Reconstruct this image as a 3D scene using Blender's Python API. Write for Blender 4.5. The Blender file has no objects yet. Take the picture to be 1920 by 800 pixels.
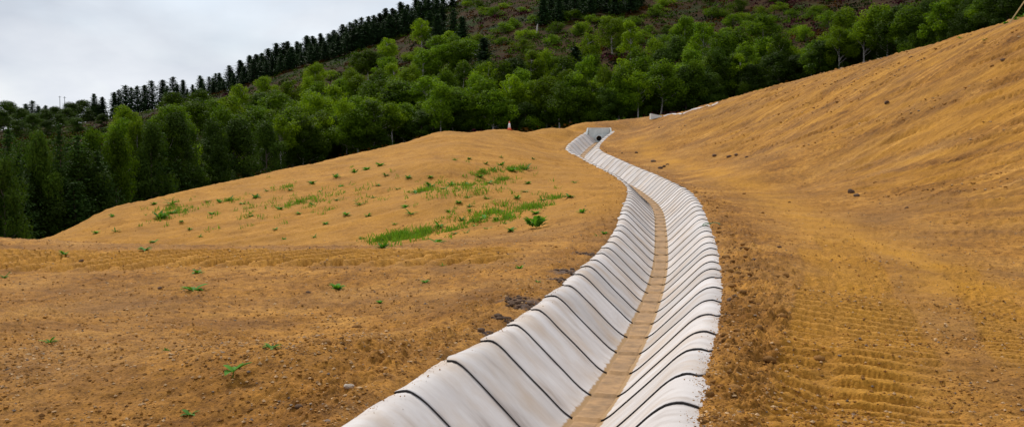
import bpy, bmesh, math, random
import numpy as np
from mathutils import Vector, Matrix, Euler

random.seed(7)
rng = np.random.default_rng(7)
scene = bpy.context.scene

# ------------------------------------------------------------------ camera
FPX = 1800.0                      # focal length in pixels of a 1920 px wide picture
PITCH = math.atan(100 / 1800)     # slightly downwards
EYE = 1.7
cam_d = bpy.data.cameras.new("camera")
cam_d.sensor_width = 36.0
cam_d.lens = FPX / 1920 * 36.0
cam_d.clip_start = 0.05
cam_d.clip_end = 3000
cam = bpy.data.objects.new("camera", cam_d)
scene.collection.objects.link(cam)
cam.location = (0, 0, EYE)
cam.rotation_euler = (math.pi / 2 - PITCH, 0, 0)
scene.camera = cam

# ------------------------------------------------------------------ sky, sun, exposure
SUN_EL, SUN_AZ = math.radians(46), math.radians(-24)   # azimuth from +Y, negative = left
world = bpy.data.worlds.new("World")
scene.world = world
world.use_nodes = True
wn, wl = world.node_tree.nodes, world.node_tree.links
wn.clear()
w_out = wn.new("ShaderNodeOutputWorld")
w_sky = wn.new("ShaderNodeTexSky")
w_sky.sky_type = 'NISHITA'
w_sky.sun_disc = False
w_sky.sun_elevation = SUN_EL
w_sky.sun_rotation = SUN_AZ
w_bg1 = wn.new("ShaderNodeBackground"); w_bg1.inputs[1].default_value = 0.12
w_bg2 = wn.new("ShaderNodeBackground"); w_bg2.inputs[1].default_value = 1.0
w_mix = wn.new("ShaderNodeMixShader")
w_tc = wn.new("ShaderNodeTexCoord")
w_map = wn.new("ShaderNodeMapping"); w_map.inputs['Scale'].default_value = (1.0, 1.0, 2.4)
w_n1 = wn.new("ShaderNodeTexNoise")
w_n1.inputs['Scale'].default_value = 3.0; w_n1.inputs['Detail'].default_value = 6.0
w_n1.inputs['Roughness'].default_value = 0.5; w_n1.inputs['Distortion'].default_value = 0.4
w_r1 = wn.new("ShaderNodeValToRGB")
w_r1.color_ramp.elements[0].position = 0.30; w_r1.color_ramp.elements[0].color = (0.50, 0.50, 0.50, 1)
w_r1.color_ramp.elements[1].position = 0.58; w_r1.color_ramp.elements[1].color = (1, 1, 1, 1)
w_n2 = wn.new("ShaderNodeTexNoise")
w_n2.inputs['Scale'].default_value = 4.2; w_n2.inputs['Detail'].default_value = 5.0
w_r2 = wn.new("ShaderNodeValToRGB")
w_r2.color_ramp.elements[0].position = 0.34; w_r2.color_ramp.elements[0].color = (0.58, 0.63, 0.71, 1)
w_r2.color_ramp.elements[1].position = 0.64; w_r2.color_ramp.elements[1].color = (0.84, 0.87, 0.92, 1)
wl.new(w_tc.outputs['Generated'], w_map.inputs[0])
wl.new(w_map.outputs[0], w_n1.inputs['Vector']); wl.new(w_map.outputs[0], w_n2.inputs['Vector'])
wl.new(w_n1.outputs[0], w_r1.inputs[0]); wl.new(w_n2.outputs[0], w_r2.inputs[0])
wl.new(w_sky.outputs[0], w_bg1.inputs[0]); wl.new(w_r2.outputs[0], w_bg2.inputs[0])
wl.new(w_r1.outputs[0], w_mix.inputs[0])
wl.new(w_bg1.outputs[0], w_mix.inputs[1]); wl.new(w_bg2.outputs[0], w_mix.inputs[2])
wl.new(w_mix.outputs[0], w_out.inputs[0])

sun_d = bpy.data.lights.new("sun", 'SUN')
sun_d.energy = 3.1
sun_d.angle = math.radians(3.5)
sun_d.color = (1.0, 0.95, 0.86)
sun = bpy.data.objects.new("sun", sun_d)
scene.collection.objects.link(sun)
sv = Vector((math.sin(SUN_AZ) * math.cos(SUN_EL), math.cos(SUN_AZ) * math.cos(SUN_EL), math.sin(SUN_EL)))
sun.rotation_euler = sv.to_track_quat('Z', 'Y').to_euler()
sun.location = (-20, 5, 40)

vs = scene.view_settings
vs.view_transform = 'Standard'; vs.look = 'None'
vs.exposure = 0.06; vs.gamma = 1.0; vs.use_curve_mapping = False

# ------------------------------------------------------------------ helpers
COL = scene.collection
c_, s_ = math.cos(PITCH), math.sin(PITCH)


def pix(px, py, d):
    """world point seen at pixel (1920x800 picture) at forward distance d (metres along +Y)"""
    rx = (np.asarray(px, float) - 960) / FPX
    ru = (400 - np.asarray(py, float)) / FPX
    # camera forward = (0,c,-s), up = (0,s,c)
    dy = c_ + ru * s_
    dz = -s_ + ru * c_
    k = np.asarray(d, float) / dy
    return np.stack([rx * k, np.asarray(d, float) + 0 * k, EYE + dz * k], -1)


def mesh(name, verts, faces, mats=(), parent=None, smooth=True, midx=None, col=None, uv=None, link=True):
    """verts (n,3) array, faces (m,3|4) int array or list of arrays"""
    me = bpy.data.meshes.new(name)
    verts = np.asarray(verts, dtype=np.float32)
    fl = faces if isinstance(faces, list) else [faces]
    fl = [np.asarray(f, dtype=np.int32) for f in fl if len(f)]
    loops = np.concatenate([f.ravel() for f in fl])
    tot = np.concatenate([np.full(len(f), f.shape[1], np.int32) for f in fl])
    st = np.concatenate([[0], np.cumsum(tot)[:-1]]).astype(np.int32)
    me.vertices.add(len(verts)); me.vertices.foreach_set("co", verts.ravel())
    me.loops.add(len(loops)); me.loops.foreach_set("vertex_index", loops)
    me.polygons.add(len(tot))
    me.polygons.foreach_set("loop_start", st)
    me.polygons.foreach_set("loop_total", tot)
    if midx is not None:
        me.polygons.foreach_set("material_index", np.asarray(midx, np.int32))
    me.polygons.foreach_set("use_smooth", np.full(len(tot), bool(smooth)))
    if col is not None:
        a = me.color_attributes.new("tint", 'FLOAT_COLOR', 'POINT')
        c4 = np.ones((len(verts), 4), np.float32); c4[:, :3] = col
        a.data.foreach_set("color", c4.ravel())
    if uv is not None:
        u = me.uv_layers.new(name="uv")
        u.data.foreach_set("uv", np.asarray(uv, np.float32)[loops].ravel())
    for m in mats:
        me.materials.append(m)
    me.update(calc_edges=True)
    if not link:
        return me
    o = bpy.data.objects.new(name, me)
    COL.objects.link(o)
    if parent:
        o.parent = parent
    return o


def inst(name, me, parent=None, loc=(0, 0, 0), rot=(0, 0, 0), sc=(1, 1, 1)):
    o = bpy.data.objects.new(name, me)
    COL.objects.link(o)
    o.location = loc; o.rotation_euler = rot; o.scale = sc
    if parent:
        o.parent = parent
    return o


def empty(name, loc=(0, 0, 0), rz=0.0, sc=(1, 1, 1)):
    o = bpy.data.objects.new(name, None)
    COL.objects.link(o)
    o.empty_display_size = 0.2
    o.location = loc; o.rotation_euler = (0, 0, rz); o.scale = sc
    return o


def tag(o, label=None, cat=None, group=None, kind=None):
    if label: o["label"] = label
    if cat: o["category"] = cat
    if group: o["group"] = group
    if kind: o["kind"] = kind
    return o


def gridfaces(nr, nc):
    i = np.arange((nr - 1) * (nc - 1)); r, c = i // (nc - 1), i % (nc - 1)
    a = r * nc + c
    return np.stack([a, a + 1, a + nc + 1, a + nc], -1)


# gradient noise in numpy -------------------------------------------------
_perm = np.random.default_rng(3).permutation(512)
_perm = np.concatenate([_perm, _perm, _perm])
_ang = np.random.default_rng(4).uniform(0, 2 * math.pi, 512)
_gx, _gy = np.cos(_ang), np.sin(_ang)


def noise(x, y, seed=0):
    x = np.asarray(x, float); y = np.asarray(y, float)
    xi = np.floor(x).astype(np.int64); yi = np.floor(y).astype(np.int64)
    xf, yf = x - xi, y - yi
    u = xf * xf * xf * (xf * (xf * 6 - 15) + 10); v = yf * yf * yf * (yf * (yf * 6 - 15) + 10)

    def g(ix, iy, dx, dy):
        h = _perm[(_perm[(ix + seed * 37) & 511] + iy) & 511] & 511
        return _gx[h] * dx + _gy[h] * dy
    a = g(xi, yi, xf, yf); b = g(xi + 1, yi, xf - 1, yf)
    c = g(xi, yi + 1, xf, yf - 1); d = g(xi + 1, yi + 1, xf - 1, yf - 1)
    return 1.5 * ((a + u * (b - a)) + v * ((c + u * (d - c)) - (a + u * (b - a))))


def fbm(x, y, oct=4, seed=0, rough=0.5):
    s = 0; a = 1.0; t = 0
    for k in range(oct):
        s = s + a * noise(x * 2 ** k, y * 2 ** k, seed + k); t += a; a *= rough
    return s / t


def sstep(a, b, x):
    t = np.clip((np.asarray(x, float) - a) / (b - a), 0, 1)
    return t * t * (3 - 2 * t)


# multiquadric scattered-data surface -------------------------------------
class Surf:
    def __init__(self, pts, c, lam=1e-4):
        P = np.asarray(pts, float)
        self.P, self.c = P[:, :2], c
        n = len(P)
        K = np.sqrt(((self.P[:, None] - self.P[None]) ** 2).sum(-1) + c * c)
        A = np.zeros((n + 3, n + 3)); A[:n, :n] = K - lam * np.eye(n)
        A[:n, n] = 1; A[:n, n + 1:] = self.P; A[n, :n] = 1; A[n + 1:, :n] = self.P.T
        self.w = np.linalg.solve(A, np.concatenate([P[:, 2], np.zeros(3)]))

    def __call__(self, x, y):
        x = np.asarray(x, float); sh = x.shape
        q = np.stack([x.ravel(), np.asarray(y, float).ravel()], -1)
        out = np.empty(len(q)); n = len(self.P)
        for i in range(0, len(q), 20000):
            b = q[i:i + 20000]
            K = np.sqrt((b[:, :1] - self.P[:, 0]) ** 2 + (b[:, 1:] - self.P[:, 1]) ** 2 + self.c ** 2)
            out[i:i + 20000] = K @ self.w[:n] + self.w[n] + b @ self.w[n + 1:]
        return out.reshape(sh)


# ------------------------------------------------------------------ materials
MATS = {}


def new_mat(name):
    m = bpy.data.materials.new(name); m.use_nodes = True
    nt = m.node_tree
    b = nt.nodes['Principled BSDF']
    MATS[name] = m
    return m, nt.nodes, nt.links, b


def ramp(N, stops):
    r = N.new("ShaderNodeValToRGB")
    e = r.color_ramp.elements
    while len(e) < len(stops):
        e.new(0.5)
    for el, (p, c) in zip(e, stops):
        el.position = p; el.color = (*c, 1) if len(c) == 3 else c
    return r


def mixc(N, L, a, b, f, typ='MIX'):
    m = N.new("ShaderNodeMix"); m.data_type = 'RGBA'; m.blend_type = typ
    for sock, v in ((m.inputs[6], a), (m.inputs[7], b), (m.inputs[0], f)):
        if hasattr(v, 'links') or hasattr(v, 'is_output'):
            L.new(v, sock)
        elif isinstance(v, (tuple, list)):
            sock.default_value = (*v, 1)
        else:
            sock.default_value = v
    return m.outputs[2]


def tex(N, L, vec, scale, detail=4, rough=0.55, kind='noise'):
    if kind == 'noise':
        t = N.new("ShaderNodeTexNoise"); t.inputs['Detail'].default_value = detail
        t.inputs['Roughness'].default_value = rough
    else:
        t = N.new("ShaderNodeTexVoronoi")
    t.inputs['Scale'].default_value = scale
    if vec is not None:
        L.new(vec, t.inputs['Vector'])
    return t


def soil_material():
    m, N, L, b = new_mat("bare_soil")
    tc = N.new("ShaderNodeTexCoord"); V = tc.outputs['Object']
    at = N.new("ShaderNodeAttribute"); at.attribute_name = "tint"
    sep = N.new("ShaderNodeSeparateColor"); L.new(at.outputs['Color'], sep.inputs[0])
    n1 = tex(N, L, V, 0.8, 6, 0.6)
    r1 = ramp(N, [(0.30, (0.190, 0.079, 0.013)), (0.52, (0.345, 0.156, 0.026)), (0.72, (0.475, 0.236, 0.049))])
    L.new(n1.outputs[0], r1.inputs[0])
    n2 = tex(N, L, V, 7, 8, 0.7)
    r2 = ramp(N, [(0.34, (0.50, 0.46, 0.43)), (0.5, (0.95, 0.95, 0.95)), (0.68, (1.32, 1.30, 1.28))])
    L.new(n2.outputs[0], r2.inputs[0])
    c = mixc(N, L, r1.outputs[0], r2.outputs[0], 1.0, 'MULTIPLY')
    n3 = tex(N, L, V, 45, 5, 0.7)
    r3 = ramp(N, [(0.36, (0.45, 0.42, 0.40)), (0.5, (1, 1, 1)), (0.66, (1.35, 1.33, 1.3))])
    L.new(n3.outputs[0], r3.inputs[0])
    c = mixc(N, L, c, r3.outputs[0], 0.8, 'MULTIPLY')
    n6 = tex(N, L, V, 0.33, 5, 0.6); r6 = ramp(N, [(0.44, (0, 0, 0)), (0.66, (0.55, 0.55, 0.55))]); L.new(n6.outputs[0], r6.inputs[0])
    c = mixc(N, L, c, mixc(N, L, (0.225, 0.116, 0.040), r3.outputs[0], 0.8, 'MULTIPLY'), r6.outputs[0])
    # golden, compacted dust of the haul lane / tan sand of the far slope / dark peaty soil
    c = mixc(N, L, c, mixc(N, L, (0.475, 0.224, 0.025), r3.outputs[0], 0.5, 'MULTIPLY'), sep.outputs[0])
    c = mixc(N, L, c, mixc(N, L, (0.12, 0.078, 0.058), r3.outputs[0], 0.7, 'MULTIPLY'), sep.outputs[1])
    # bank: bands of pale and dark clay dragged out by the scraper (blue mask)
    mpb = N.new("ShaderNodeMapping"); mpb.vector_type = 'POINT'; L.new(V, mpb.inputs[0])
    mpb.inputs['Rotation'].default_value = (0, 0, -STREAK_ANGLE); mpb.inputs['Scale'].default_value = (0.16, 2.6, 0.0)
    nb = tex(N, L, mpb.outputs[0], 1.0, 7, 0.68)
    rb = ramp(N, [(0.30, (0.40, 0.34, 0.30)), (0.42, (0.82, 0.80, 0.78)), (0.55, (1.0, 1.0, 1.0)), (0.72, (1.45, 1.55, 1.9))]); L.new(nb.outputs[0], rb.inputs[0])
    c = mixc(N, L, c, mixc(N, L, c, rb.outputs[0], 1.0, 'MULTIPLY'), sep.outputs[2])
    # small pale grit
    vo = tex(N, L, V, 26, kind='v'); vo.feature = 'F1'
    rv = ramp(N, [(0.05, (1, 1, 1)), (0.11, (0, 0, 0))]); L.new(vo.outputs['Distance'], rv.inputs[0])
    nn = tex(N, L, V, 3.1, 3); rn = ramp(N, [(0.54, (0, 0, 0)), (0.70, (1, 1, 1))]); L.new(nn.outputs[0], rn.inputs[0])
    mm = N.new("ShaderNodeMath"); mm.operation = 'MULTIPLY'; L.new(rv.outputs[0], mm.inputs[0]); L.new(rn.outputs[0], mm.inputs[1])
    c = mixc(N, L, c, (0.50, 0.40, 0.30), mm.outputs[0])
    L.new(c, b.inputs['Base Color'])
    b.inputs['Roughness'].default_value = 0.95
    b.inputs['Specular IOR Level'].default_value = 0.15
    mb_ = N.new("ShaderNodeMath"); mb_.operation = 'MULTIPLY'; L.new(nb.outputs[0], mb_.inputs[0]); L.new(sep.outputs[2], mb_.inputs[1])
    ab_ = N.new("ShaderNodeMath"); ab_.operation = 'MULTIPLY_ADD'; L.new(mb_.outputs[0], ab_.inputs[0]); ab_.inputs[1].default_value = 3.0; L.new(n2.outputs[0], ab_.inputs[2])
    ad = N.new("ShaderNodeMath"); ad.operation = 'MULTIPLY_ADD'
    L.new(n3.outputs[0], ad.inputs[0]); ad.inputs[1].default_value = 0.45; L.new(ab_.outputs[0], ad.inputs[2])
    bp = N.new("ShaderNodeBump"); bp.inputs['Strength'].default_value = 0.8; bp.inputs['Distance'].default_value = 0.03
    L.new(ad.outputs[0], bp.inputs['Height']); L.new(bp.outputs[0], b.inputs['Normal'])
    return m


def simple_rock(name, c0, c1, scale=18):
    m, N, L, b = new_mat(name)
    tc = N.new("ShaderNodeTexCoord"); oi = N.new("ShaderNodeObjectInfo")
    n = tex(N, L, tc.outputs['Object'], scale, 6, 0.65)
    r = ramp(N, [(0.3, c0), (0.7, c1)]); L.new(n.outputs[0], r.inputs[0])
    mr = N.new("ShaderNodeMapRange"); L.new(oi.outputs['Random'], mr.inputs[0])
    mr.inputs[3].default_value = 0.7; mr.inputs[4].default_value = 1.2
    c = mixc(N, L, r.outputs[0], mr.outputs[0], 1.0, 'MULTIPLY')
    L.new(c, b.inputs['Base Color']); b.inputs['Roughness'].default_value = 0.95
    b.inputs['Specular IOR Level'].default_value = 0.15
    bp = N.new("ShaderNodeBump"); bp.inputs['Strength'].default_value = 0.7; bp.inputs['Distance'].default_value = 0.01
    L.new(n.outputs[0], bp.inputs['Height']); L.new(bp.outputs[0], b.inputs['Normal'])
    return m


def canvas_material():
    m, N, L, b = new_mat("concrete_canvas")
    uv = N.new("ShaderNodeUVMap"); oi = N.new("ShaderNodeObjectInfo")
    mp = N.new("ShaderNodeMapping"); L.new(uv.outputs[0], mp.inputs[0])
    mp.inputs['Scale'].default_value = (1.0, 2.2, 1)          # streaks that run down the flanks
    n1 = tex(N, L, mp.outputs[0], 1.8, 3.5, 0.55)
    r1 = ramp(N, [(0.22, (0.32, 0.27, 0.24)), (0.42, (0.51, 0.465, 0.44)), (0.75, (0.62, 0.585, 0.57))])
    L.new(n1.outputs[0], r1.inputs[0])
    mr = N.new("ShaderNodeMapRange"); L.new(oi.outputs['Random'], mr.inputs[0])
    mr.inputs[3].default_value = 0.86; mr.inputs[4].default_value = 1.08
    c = mixc(N, L, r1.outputs[0], mr.outputs[0], 1.0, 'MULTIPLY')
    # tan dust patches
    n2 = tex(N, L, uv.outputs[0], 1.7, 5, 0.6)
    r2 = ramp(N, [(0.44, (0, 0, 0)), (0.72, (0.80, 0.80, 0.80))]); L.new(n2.outputs[0], r2.inputs[0])
    c = mixc(N, L, c, (0.46, 0.35, 0.255), r2.outputs[0])
    # silt stain: tint red channel, soil specks at the edges: green channel
    at = N.new("ShaderNodeAttribute"); at.attribute_name = "tint"
    sep = N.new("ShaderNodeSeparateColor"); L.new(at.outputs['Color'], sep.inputs[0])
    n3 = tex(N, L, uv.outputs[0], 7, 4, 0.6)
    a1 = N.new("ShaderNodeMath"); a1.operation = 'ADD'; L.new(sep.outputs[0], a1.inputs[0]); L.new(n3.outputs[0], a1.inputs[1])
    r3 = ramp(N, [(0.80, (0, 0, 0)), (1.15, (1, 1, 1))]); L.new(a1.outputs[0], r3.inputs[0])
    c = mixc(N, L, c, (0.34, 0.21, 0.10), r3.outputs[0])
    n4 = tex(N, L, uv.outputs[0], 30, 4, 0.6)
    a2 = N.new("ShaderNodeMath"); a2.operation = 'ADD'; L.new(sep.outputs[1], a2.inputs[0]); L.new(n4.outputs[0], a2.inputs[1])
    r4 = ramp(N, [(1.02, (0, 0, 0)), (1.10, (1, 1, 1))]); L.new(a2.outputs[0], r4.inputs[0])
    c = mixc(N, L, c, (0.26, 0.15, 0.07), r4.outputs[0])
    # rare dark scuffs
    mp2 = N.new("ShaderNodeMapping"); L.new(uv.outputs[0], mp2.inputs[0]); mp2.inputs['Scale'].default_value = (1.3, 4.0, 1)
    n5 = tex(N, L, mp2.outputs[0], 2.6, 7, 0.7)
    r5 = ramp(N, [(0.64, (0, 0, 0)), (0.78, (0.75, 0.75, 0.75))]); L.new(n5.outputs[0], r5.inputs[0])
    c = mixc(N, L, c, (0.25, 0.22, 0.21), r5.outputs[0])
    L.new(c, b.inputs['Base Color'])
    b.inputs['Roughness'].default_value = 0.9; b.inputs['Specular IOR Level'].default_value = 0.2
    bp = N.new("ShaderNodeBump"); bp.inputs['Strength'].default_value = 0.4; bp.inputs['Distance'].default_value = 0.02
    aw = N.new("ShaderNodeMath"); aw.operation = 'MULTIPLY_ADD'; L.new(n3.outputs[0], aw.inputs[0]); aw.inputs[1].default_value = 0.35; L.new(n1.outputs[0], aw.inputs[2])
    L.new(aw.outputs[0], bp.inputs['Height']); L.new(bp.outputs[0], b.inputs['Normal'])
    m2, N, L, b = new_mat("pvc_backing")
    b.inputs['Base Color'].default_value = (0.035, 0.028, 0.026, 1); b.inputs['Roughness'].default_value = 0.7
    return m, m2


def concrete_material():
    m, N, L, b = new_mat("precast_concrete")
    tc = N.new("ShaderNodeTexCoord")
    n = tex(N, L, tc.outputs['Object'], 3.0, 7, 0.65)
    r = ramp(N, [(0.3, (0.42, 0.44, 0.41)), (0.55, (0.58, 0.60, 0.57)), (0.75, (0.68, 0.69, 0.66))])
    L.new(n.outputs[0], r.inputs[0]); L.new(r.outputs[0], b.inputs['Base Color'])
    b.inputs['Roughness'].default_value = 0.9
    bp = N.new("ShaderNodeBump"); bp.inputs['Strength'].default_value = 0.4; bp.inputs['Distance'].default_value = 0.01
    L.new(n.outputs[0], bp.inputs['Height']); L.new(bp.outputs[0], b.inputs['Normal'])
    return m


def leaf_material(name, c0, c1, trans=0.3, vary=0.35):
    m, N, L, b = new_mat(name)
    at = N.new("ShaderNodeAttribute"); at.attribute_name = "tint"
    oi = N.new("ShaderNodeObjectInfo")
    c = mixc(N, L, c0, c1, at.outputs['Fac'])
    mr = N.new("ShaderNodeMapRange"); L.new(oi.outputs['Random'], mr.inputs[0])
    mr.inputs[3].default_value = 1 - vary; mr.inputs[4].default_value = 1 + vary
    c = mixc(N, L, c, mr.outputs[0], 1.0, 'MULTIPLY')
    L.new(c, b.inputs['Base Color'])
    b.inputs['Roughness'].default_value = 0.7; b.inputs['Specular IOR Level'].default_value = 0.10
    t = N.new("ShaderNodeBsdfTranslucent")
    ct = mixc(N, L, c, (1.25, 1.3, 0.6), 1.0, 'MULTIPLY'); L.new(ct, t.inputs[0])
    mx = N.new("ShaderNodeMixShader"); mx.inputs[0].default_value = trans
    L.new(b.outputs[0], mx.inputs[1]); L.new(t.outputs[0], mx.inputs[2])
    L.new(mx.outputs[0], N['Material Output'].inputs[0])
    return m


def bark_material(name, c0, c1, sc=6):
    m, N, L, b = new_mat(name)
    tc = N.new("ShaderNodeTexCoord")
    mp = N.new("ShaderNodeMapping"); mp.inputs['Scale'].default_value = (1, 1, 3.0); L.new(tc.outputs['Object'], mp.inputs[0])
    n = tex(N, L, mp.outputs[0], sc, 5, 0.6)
    r = ramp(N, [(0.40, c0), (0.52, c1)]); L.new(n.outputs[0], r.inputs[0])
    L.new(r.outputs[0], b.inputs['Base Color']); b.inputs['Roughness'].default_value = 0.85
    return m


def plain(name, c, rough=0.6, nscale=None, amount=0.25):
    m, N, L, b = new_mat(name)
    b.inputs['Roughness'].default_value = rough
    tc = N.new("ShaderNodeTexCoord")
    n = tex(N, L, tc.outputs['Object'], nscale or 8, 5, 0.6)
    r = ramp(N, [(0.3, tuple(x * (1 - amount) for x in c)), (0.7, tuple(min(1, x * (1 + amount)) for x in c))])
    L.new(n.outputs[0], r.inputs[0]); L.new(r.outputs[0], b.inputs['Base Color'])
    return m


STREAK_ANGLE = 0.0
M_SOIL = soil_material()
M_CANVAS, M_PVC = canvas_material()
M_CONC = concrete_material()
M_CLOD = simple_rock("soil_clod", (0.15, 0.066, 0.017), (0.35, 0.170, 0.045))
M_PEAT_SHADE = simple_rock("peaty_soil_and_clod_shade", (0.075, 0.045, 0.030), (0.19, 0.115, 0.070))
M_STONE = simple_rock("pale_stone", (0.30, 0.24, 0.19), (0.52, 0.43, 0.34))
M_BROAD = leaf_material("broad_leaves", (0.036, 0.078, 0.002), (0.122, 0.190, 0.005), 0.42, 0.5)
M_BROAD2 = leaf_material("yellow_green_leaves", (0.064, 0.118, 0.002), (0.190, 0.265, 0.006), 0.42, 0.4)
M_DARKL = leaf_material("dark_leaves", (0.020, 0.044, 0.003), (0.060, 0.100, 0.007), 0.3, 0.4)
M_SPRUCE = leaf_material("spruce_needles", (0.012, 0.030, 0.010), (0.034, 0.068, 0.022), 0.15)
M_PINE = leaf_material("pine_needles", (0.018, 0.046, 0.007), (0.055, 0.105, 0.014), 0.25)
M_LARCH = leaf_material("red_brown_needles", (0.085, 0.040, 0.015), (0.17, 0.085, 0.03), 0.15, 0.1)
M_WEED = leaf_material("weed_leaves", (0.055, 0.165, 0.012), (0.125, 0.31, 0.030), 0.25, 0.25)
M_GRASS = leaf_material("fresh_grass", (0.13, 0.18, 0.014), (0.15, 0.32, 0.024), 0.25, 0.1)
M_BIRCHB = bark_material("birch_bark", (0.09, 0.075, 0.06), (0.50, 0.45, 0.40))
M_BARK = bark_material("brown_bark", (0.05, 0.035, 0.025), (0.13, 0.095, 0.07))
M_WOOD = plain("sawn_timber", (0.50, 0.36, 0.15), 0.8, 9)
M_ORANGE = plain("orange_plastic", (0.72, 0.10, 0.025), 0.45, 6, 0.12)
M_WHITE = plain("white_sleeve", (0.78, 0.78, 0.80), 0.4, 6, 0.06)
M_PIPE = plain("dark_pipe_and_bore_shade", (0.012, 0.012, 0.013), 0.6)
M_TWINE = plain("green_twine", (0.07, 0.22, 0.10), 0.7)
M_STEEL = plain("grey_pole", (0.16, 0.17, 0.18), 0.6)

# ------------------------------------------------------------------ ditch line (plan, crest level)
DK = np.array([2, 6, 9, 13, 18, 24, 30, 36, 42, 47, 51, 55, 59, 63.])
DX = np.array([-0.648, 0.174, 0.929, 1.823, 2.783, 3.725, 4.552, 5.1, 5.221, 4.907, 4.465, 4.002, 4.716, 5.825])
DE = np.array([0.230, 0.225, 0.165, 0.191, 0.252, 0.558, 0.732, 0.842, 1.112, 1.467, 1.863, 2.353, 2.959, 3.627])
DEPTH, WL, WR, TOE = 0.647, 0.95, 1.066, 0.135


def spl(K, V, q):
    m = np.gradient(V, K); q = np.asarray(q, float)
    i = np.clip(np.searchsorted(K, q) - 1, 0, len(K) - 2)
    h = K[i + 1] - K[i]; t = (q - K[i]) / h
    return (2 * t ** 3 - 3 * t * t + 1) * V[i] + (t ** 3 - 2 * t * t + t) * h * m[i] + (-2 * t ** 3 + 3 * t * t) * V[i + 1] + (t ** 3 - t * t) * h * m[i + 1]


LQ = np.concatenate([np.linspace(2.0, 20, 360), np.linspace(20.1, 62.6, 500)])
LX, LE = spl(DK, DX, LQ), spl(DK, DE, LQ)
LS = np.concatenate([[0], np.cumsum(np.sqrt(np.diff(LX) ** 2 + np.diff(LQ) ** 2))])
_hx = np.gradient(LX, LQ); _l = np.hypot(_hx, 1)
LTX, LTY = _hx / _l, 1 / _l


def ditch_prof(t):
    """height of the lining below crest level at lateral offset t"""
    a = np.abs(t)
    flank = -DEPTH * np.clip((0.80 - a) / (0.80 - TOE), 0, 1)
    # rounded crest and toe: average of shifted copies
    out = 0
    for k, w in ((-0.10, .15), (-0.05, .2), (0, .3), (0.05, .2), (0.10, .15)):
        aa = np.abs(np.abs(t) + k)
        out = out + w * (-DEPTH) * np.clip((0.80 - aa) / (0.80 - TOE), 0, 1)
    return out


def ditch_point(s, t, dz=0.0):
    """world position at arc length s and lateral offset t (right positive)"""
    x, y, e = np.interp(s, LS, LX), np.interp(s, LS, LQ), np.interp(s, LS, LE)
    tx, ty = np.interp(s, LS, LTX), np.interp(s, LS, LTY)
    n = np.hypot(tx, ty); tx, ty = tx / n, ty / n
    return np.stack([x + ty * t, y - tx * t, e + dz + 0 * t], -1)


def ditch_coords(x, y):
    """signed offset, crest height, arc length for points near the ditch (vectorised)"""
    x = np.asarray(x, float).ravel(); y = np.asarray(y, float).ravel()
    t = np.full(x.shape, 99.0); e = np.zeros_like(x); s = np.zeros_like(x)
    near = np.where((np.abs(x - np.interp(y, LQ, LX)) < 5.5) & (y < 66))[0]
    for i in range(0, len(near), 8000):
        j = near[i:i + 8000]
        d2 = (x[j, None] - LX) ** 2 + (y[j, None] - LQ) ** 2
        k = d2.argmin(1)
        dx, dy = x[j] - LX[k], y[j] - LQ[k]
        along = dx * LTX[k] + dy * LTY[k]
        t[j] = dx * LTY[k] - dy * LTX[k]
        s[j] = LS[k] + along
        e[j] = np.interp(s[j], LS, LE)
        over = (k == len(LX) - 1) & (along > 0)
        t[j] = np.where(over, np.sign(t[j] + 1e-9) * np.maximum(np.abs(t[j]), np.clip((along - 0.15) * 3.0, 0, 9)), t[j])
    return t, e, s


# ------------------------------------------------------------------ ground surface
SIL = [(-300, 560, 24), (-150, 520, 26), (0, 475, 29), (110, 445, 31), (180, 415, 34), (240, 383, 36), (330, 362, 39), (400, 347, 41), (470, 332, 43),
       (540, 316, 45), (620, 299, 48), (700, 281, 50), (770, 265, 52), (800, 256, 53), (830, 247, 54), (870, 248, 54.5),
       (950, 244, 57.5), (1040, 240, 62), (1088, 236, 65), (1112, 229, 66), (1190, 222, 67.5), (1240, 216, 67.5), (1300, 204, 62),
       (1370, 185, 59), (1440, 165, 56), (1540, 138, 52), (1620, 118, 49), (1700, 96, 46), (1800, 68, 42), (1920, 31, 38), (2060, -15, 35), (2300, -80, 32)]
cp = []
for px, py, d in SIL:
    cp.append(pix(px, py, d))
    k = 10.0 / d
    p = pix(px, py, d + 9)
    drop = 2.6 if px < 600 else (1.6 if px < 1000 else 1.3)
    cp.append(np.array([p[0], p[1], pix(px, py, d)[2] - drop if px < 1000 else pix(px, py, d)[2] - 0.4]))
    p = pix(px, py, d + 20)
    cp.append(np.array([p[0], p[1], pix(px, py, d)[2] - drop - (2.0 if px < 1000 else -0.3)]))
for px, py, d in [(-500, 440, 19.5), (-250, 442, 19.5), (0, 446, 19), (180, 455, 18.5), (420, 461, 18), (560, 464, 17.6), (680, 466, 17.5), (0, 500, 14.6), (300, 500, 14.6), (600, 500, 14.6),
                  (0, 640, 8.6), (300, 640, 8.6), (600, 640, 8.6), (0, 795, 5.9), (300, 795, 5.9), (540, 795, 5.9), (850, 520, 13.2), (800, 580, 10.4),
                  (180, 458, 29), (330, 457, 28), (420, 457, 27), (560, 457, 26), (680, 457, 24.6), (800, 452, 22.5), (900, 443, 21.5), (960, 436, 21),
                  (1000, 380, 28), (900, 330, 38),
                  (1240, 288, 51.5), (1350, 303, 44), (1480, 352, 32.5), (1560, 390, 25.5), (1640, 428, 20.5), (1780, 462, 17.6), (1920, 487, 16), (2200, 540, 13.5),
                  (1900, 795, 6.0), (1650, 795, 6.0), (1460, 795, 5.9), (1900, 640, 8.7), (1650, 640, 8.6), (1460, 640, 8.4), (1500, 520, 13.2), (1750, 520, 13.8),
                  (1450, 420, 20.5), (1350, 340, 34.5)]:
    cp.append(pix(px, py, d))
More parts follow.
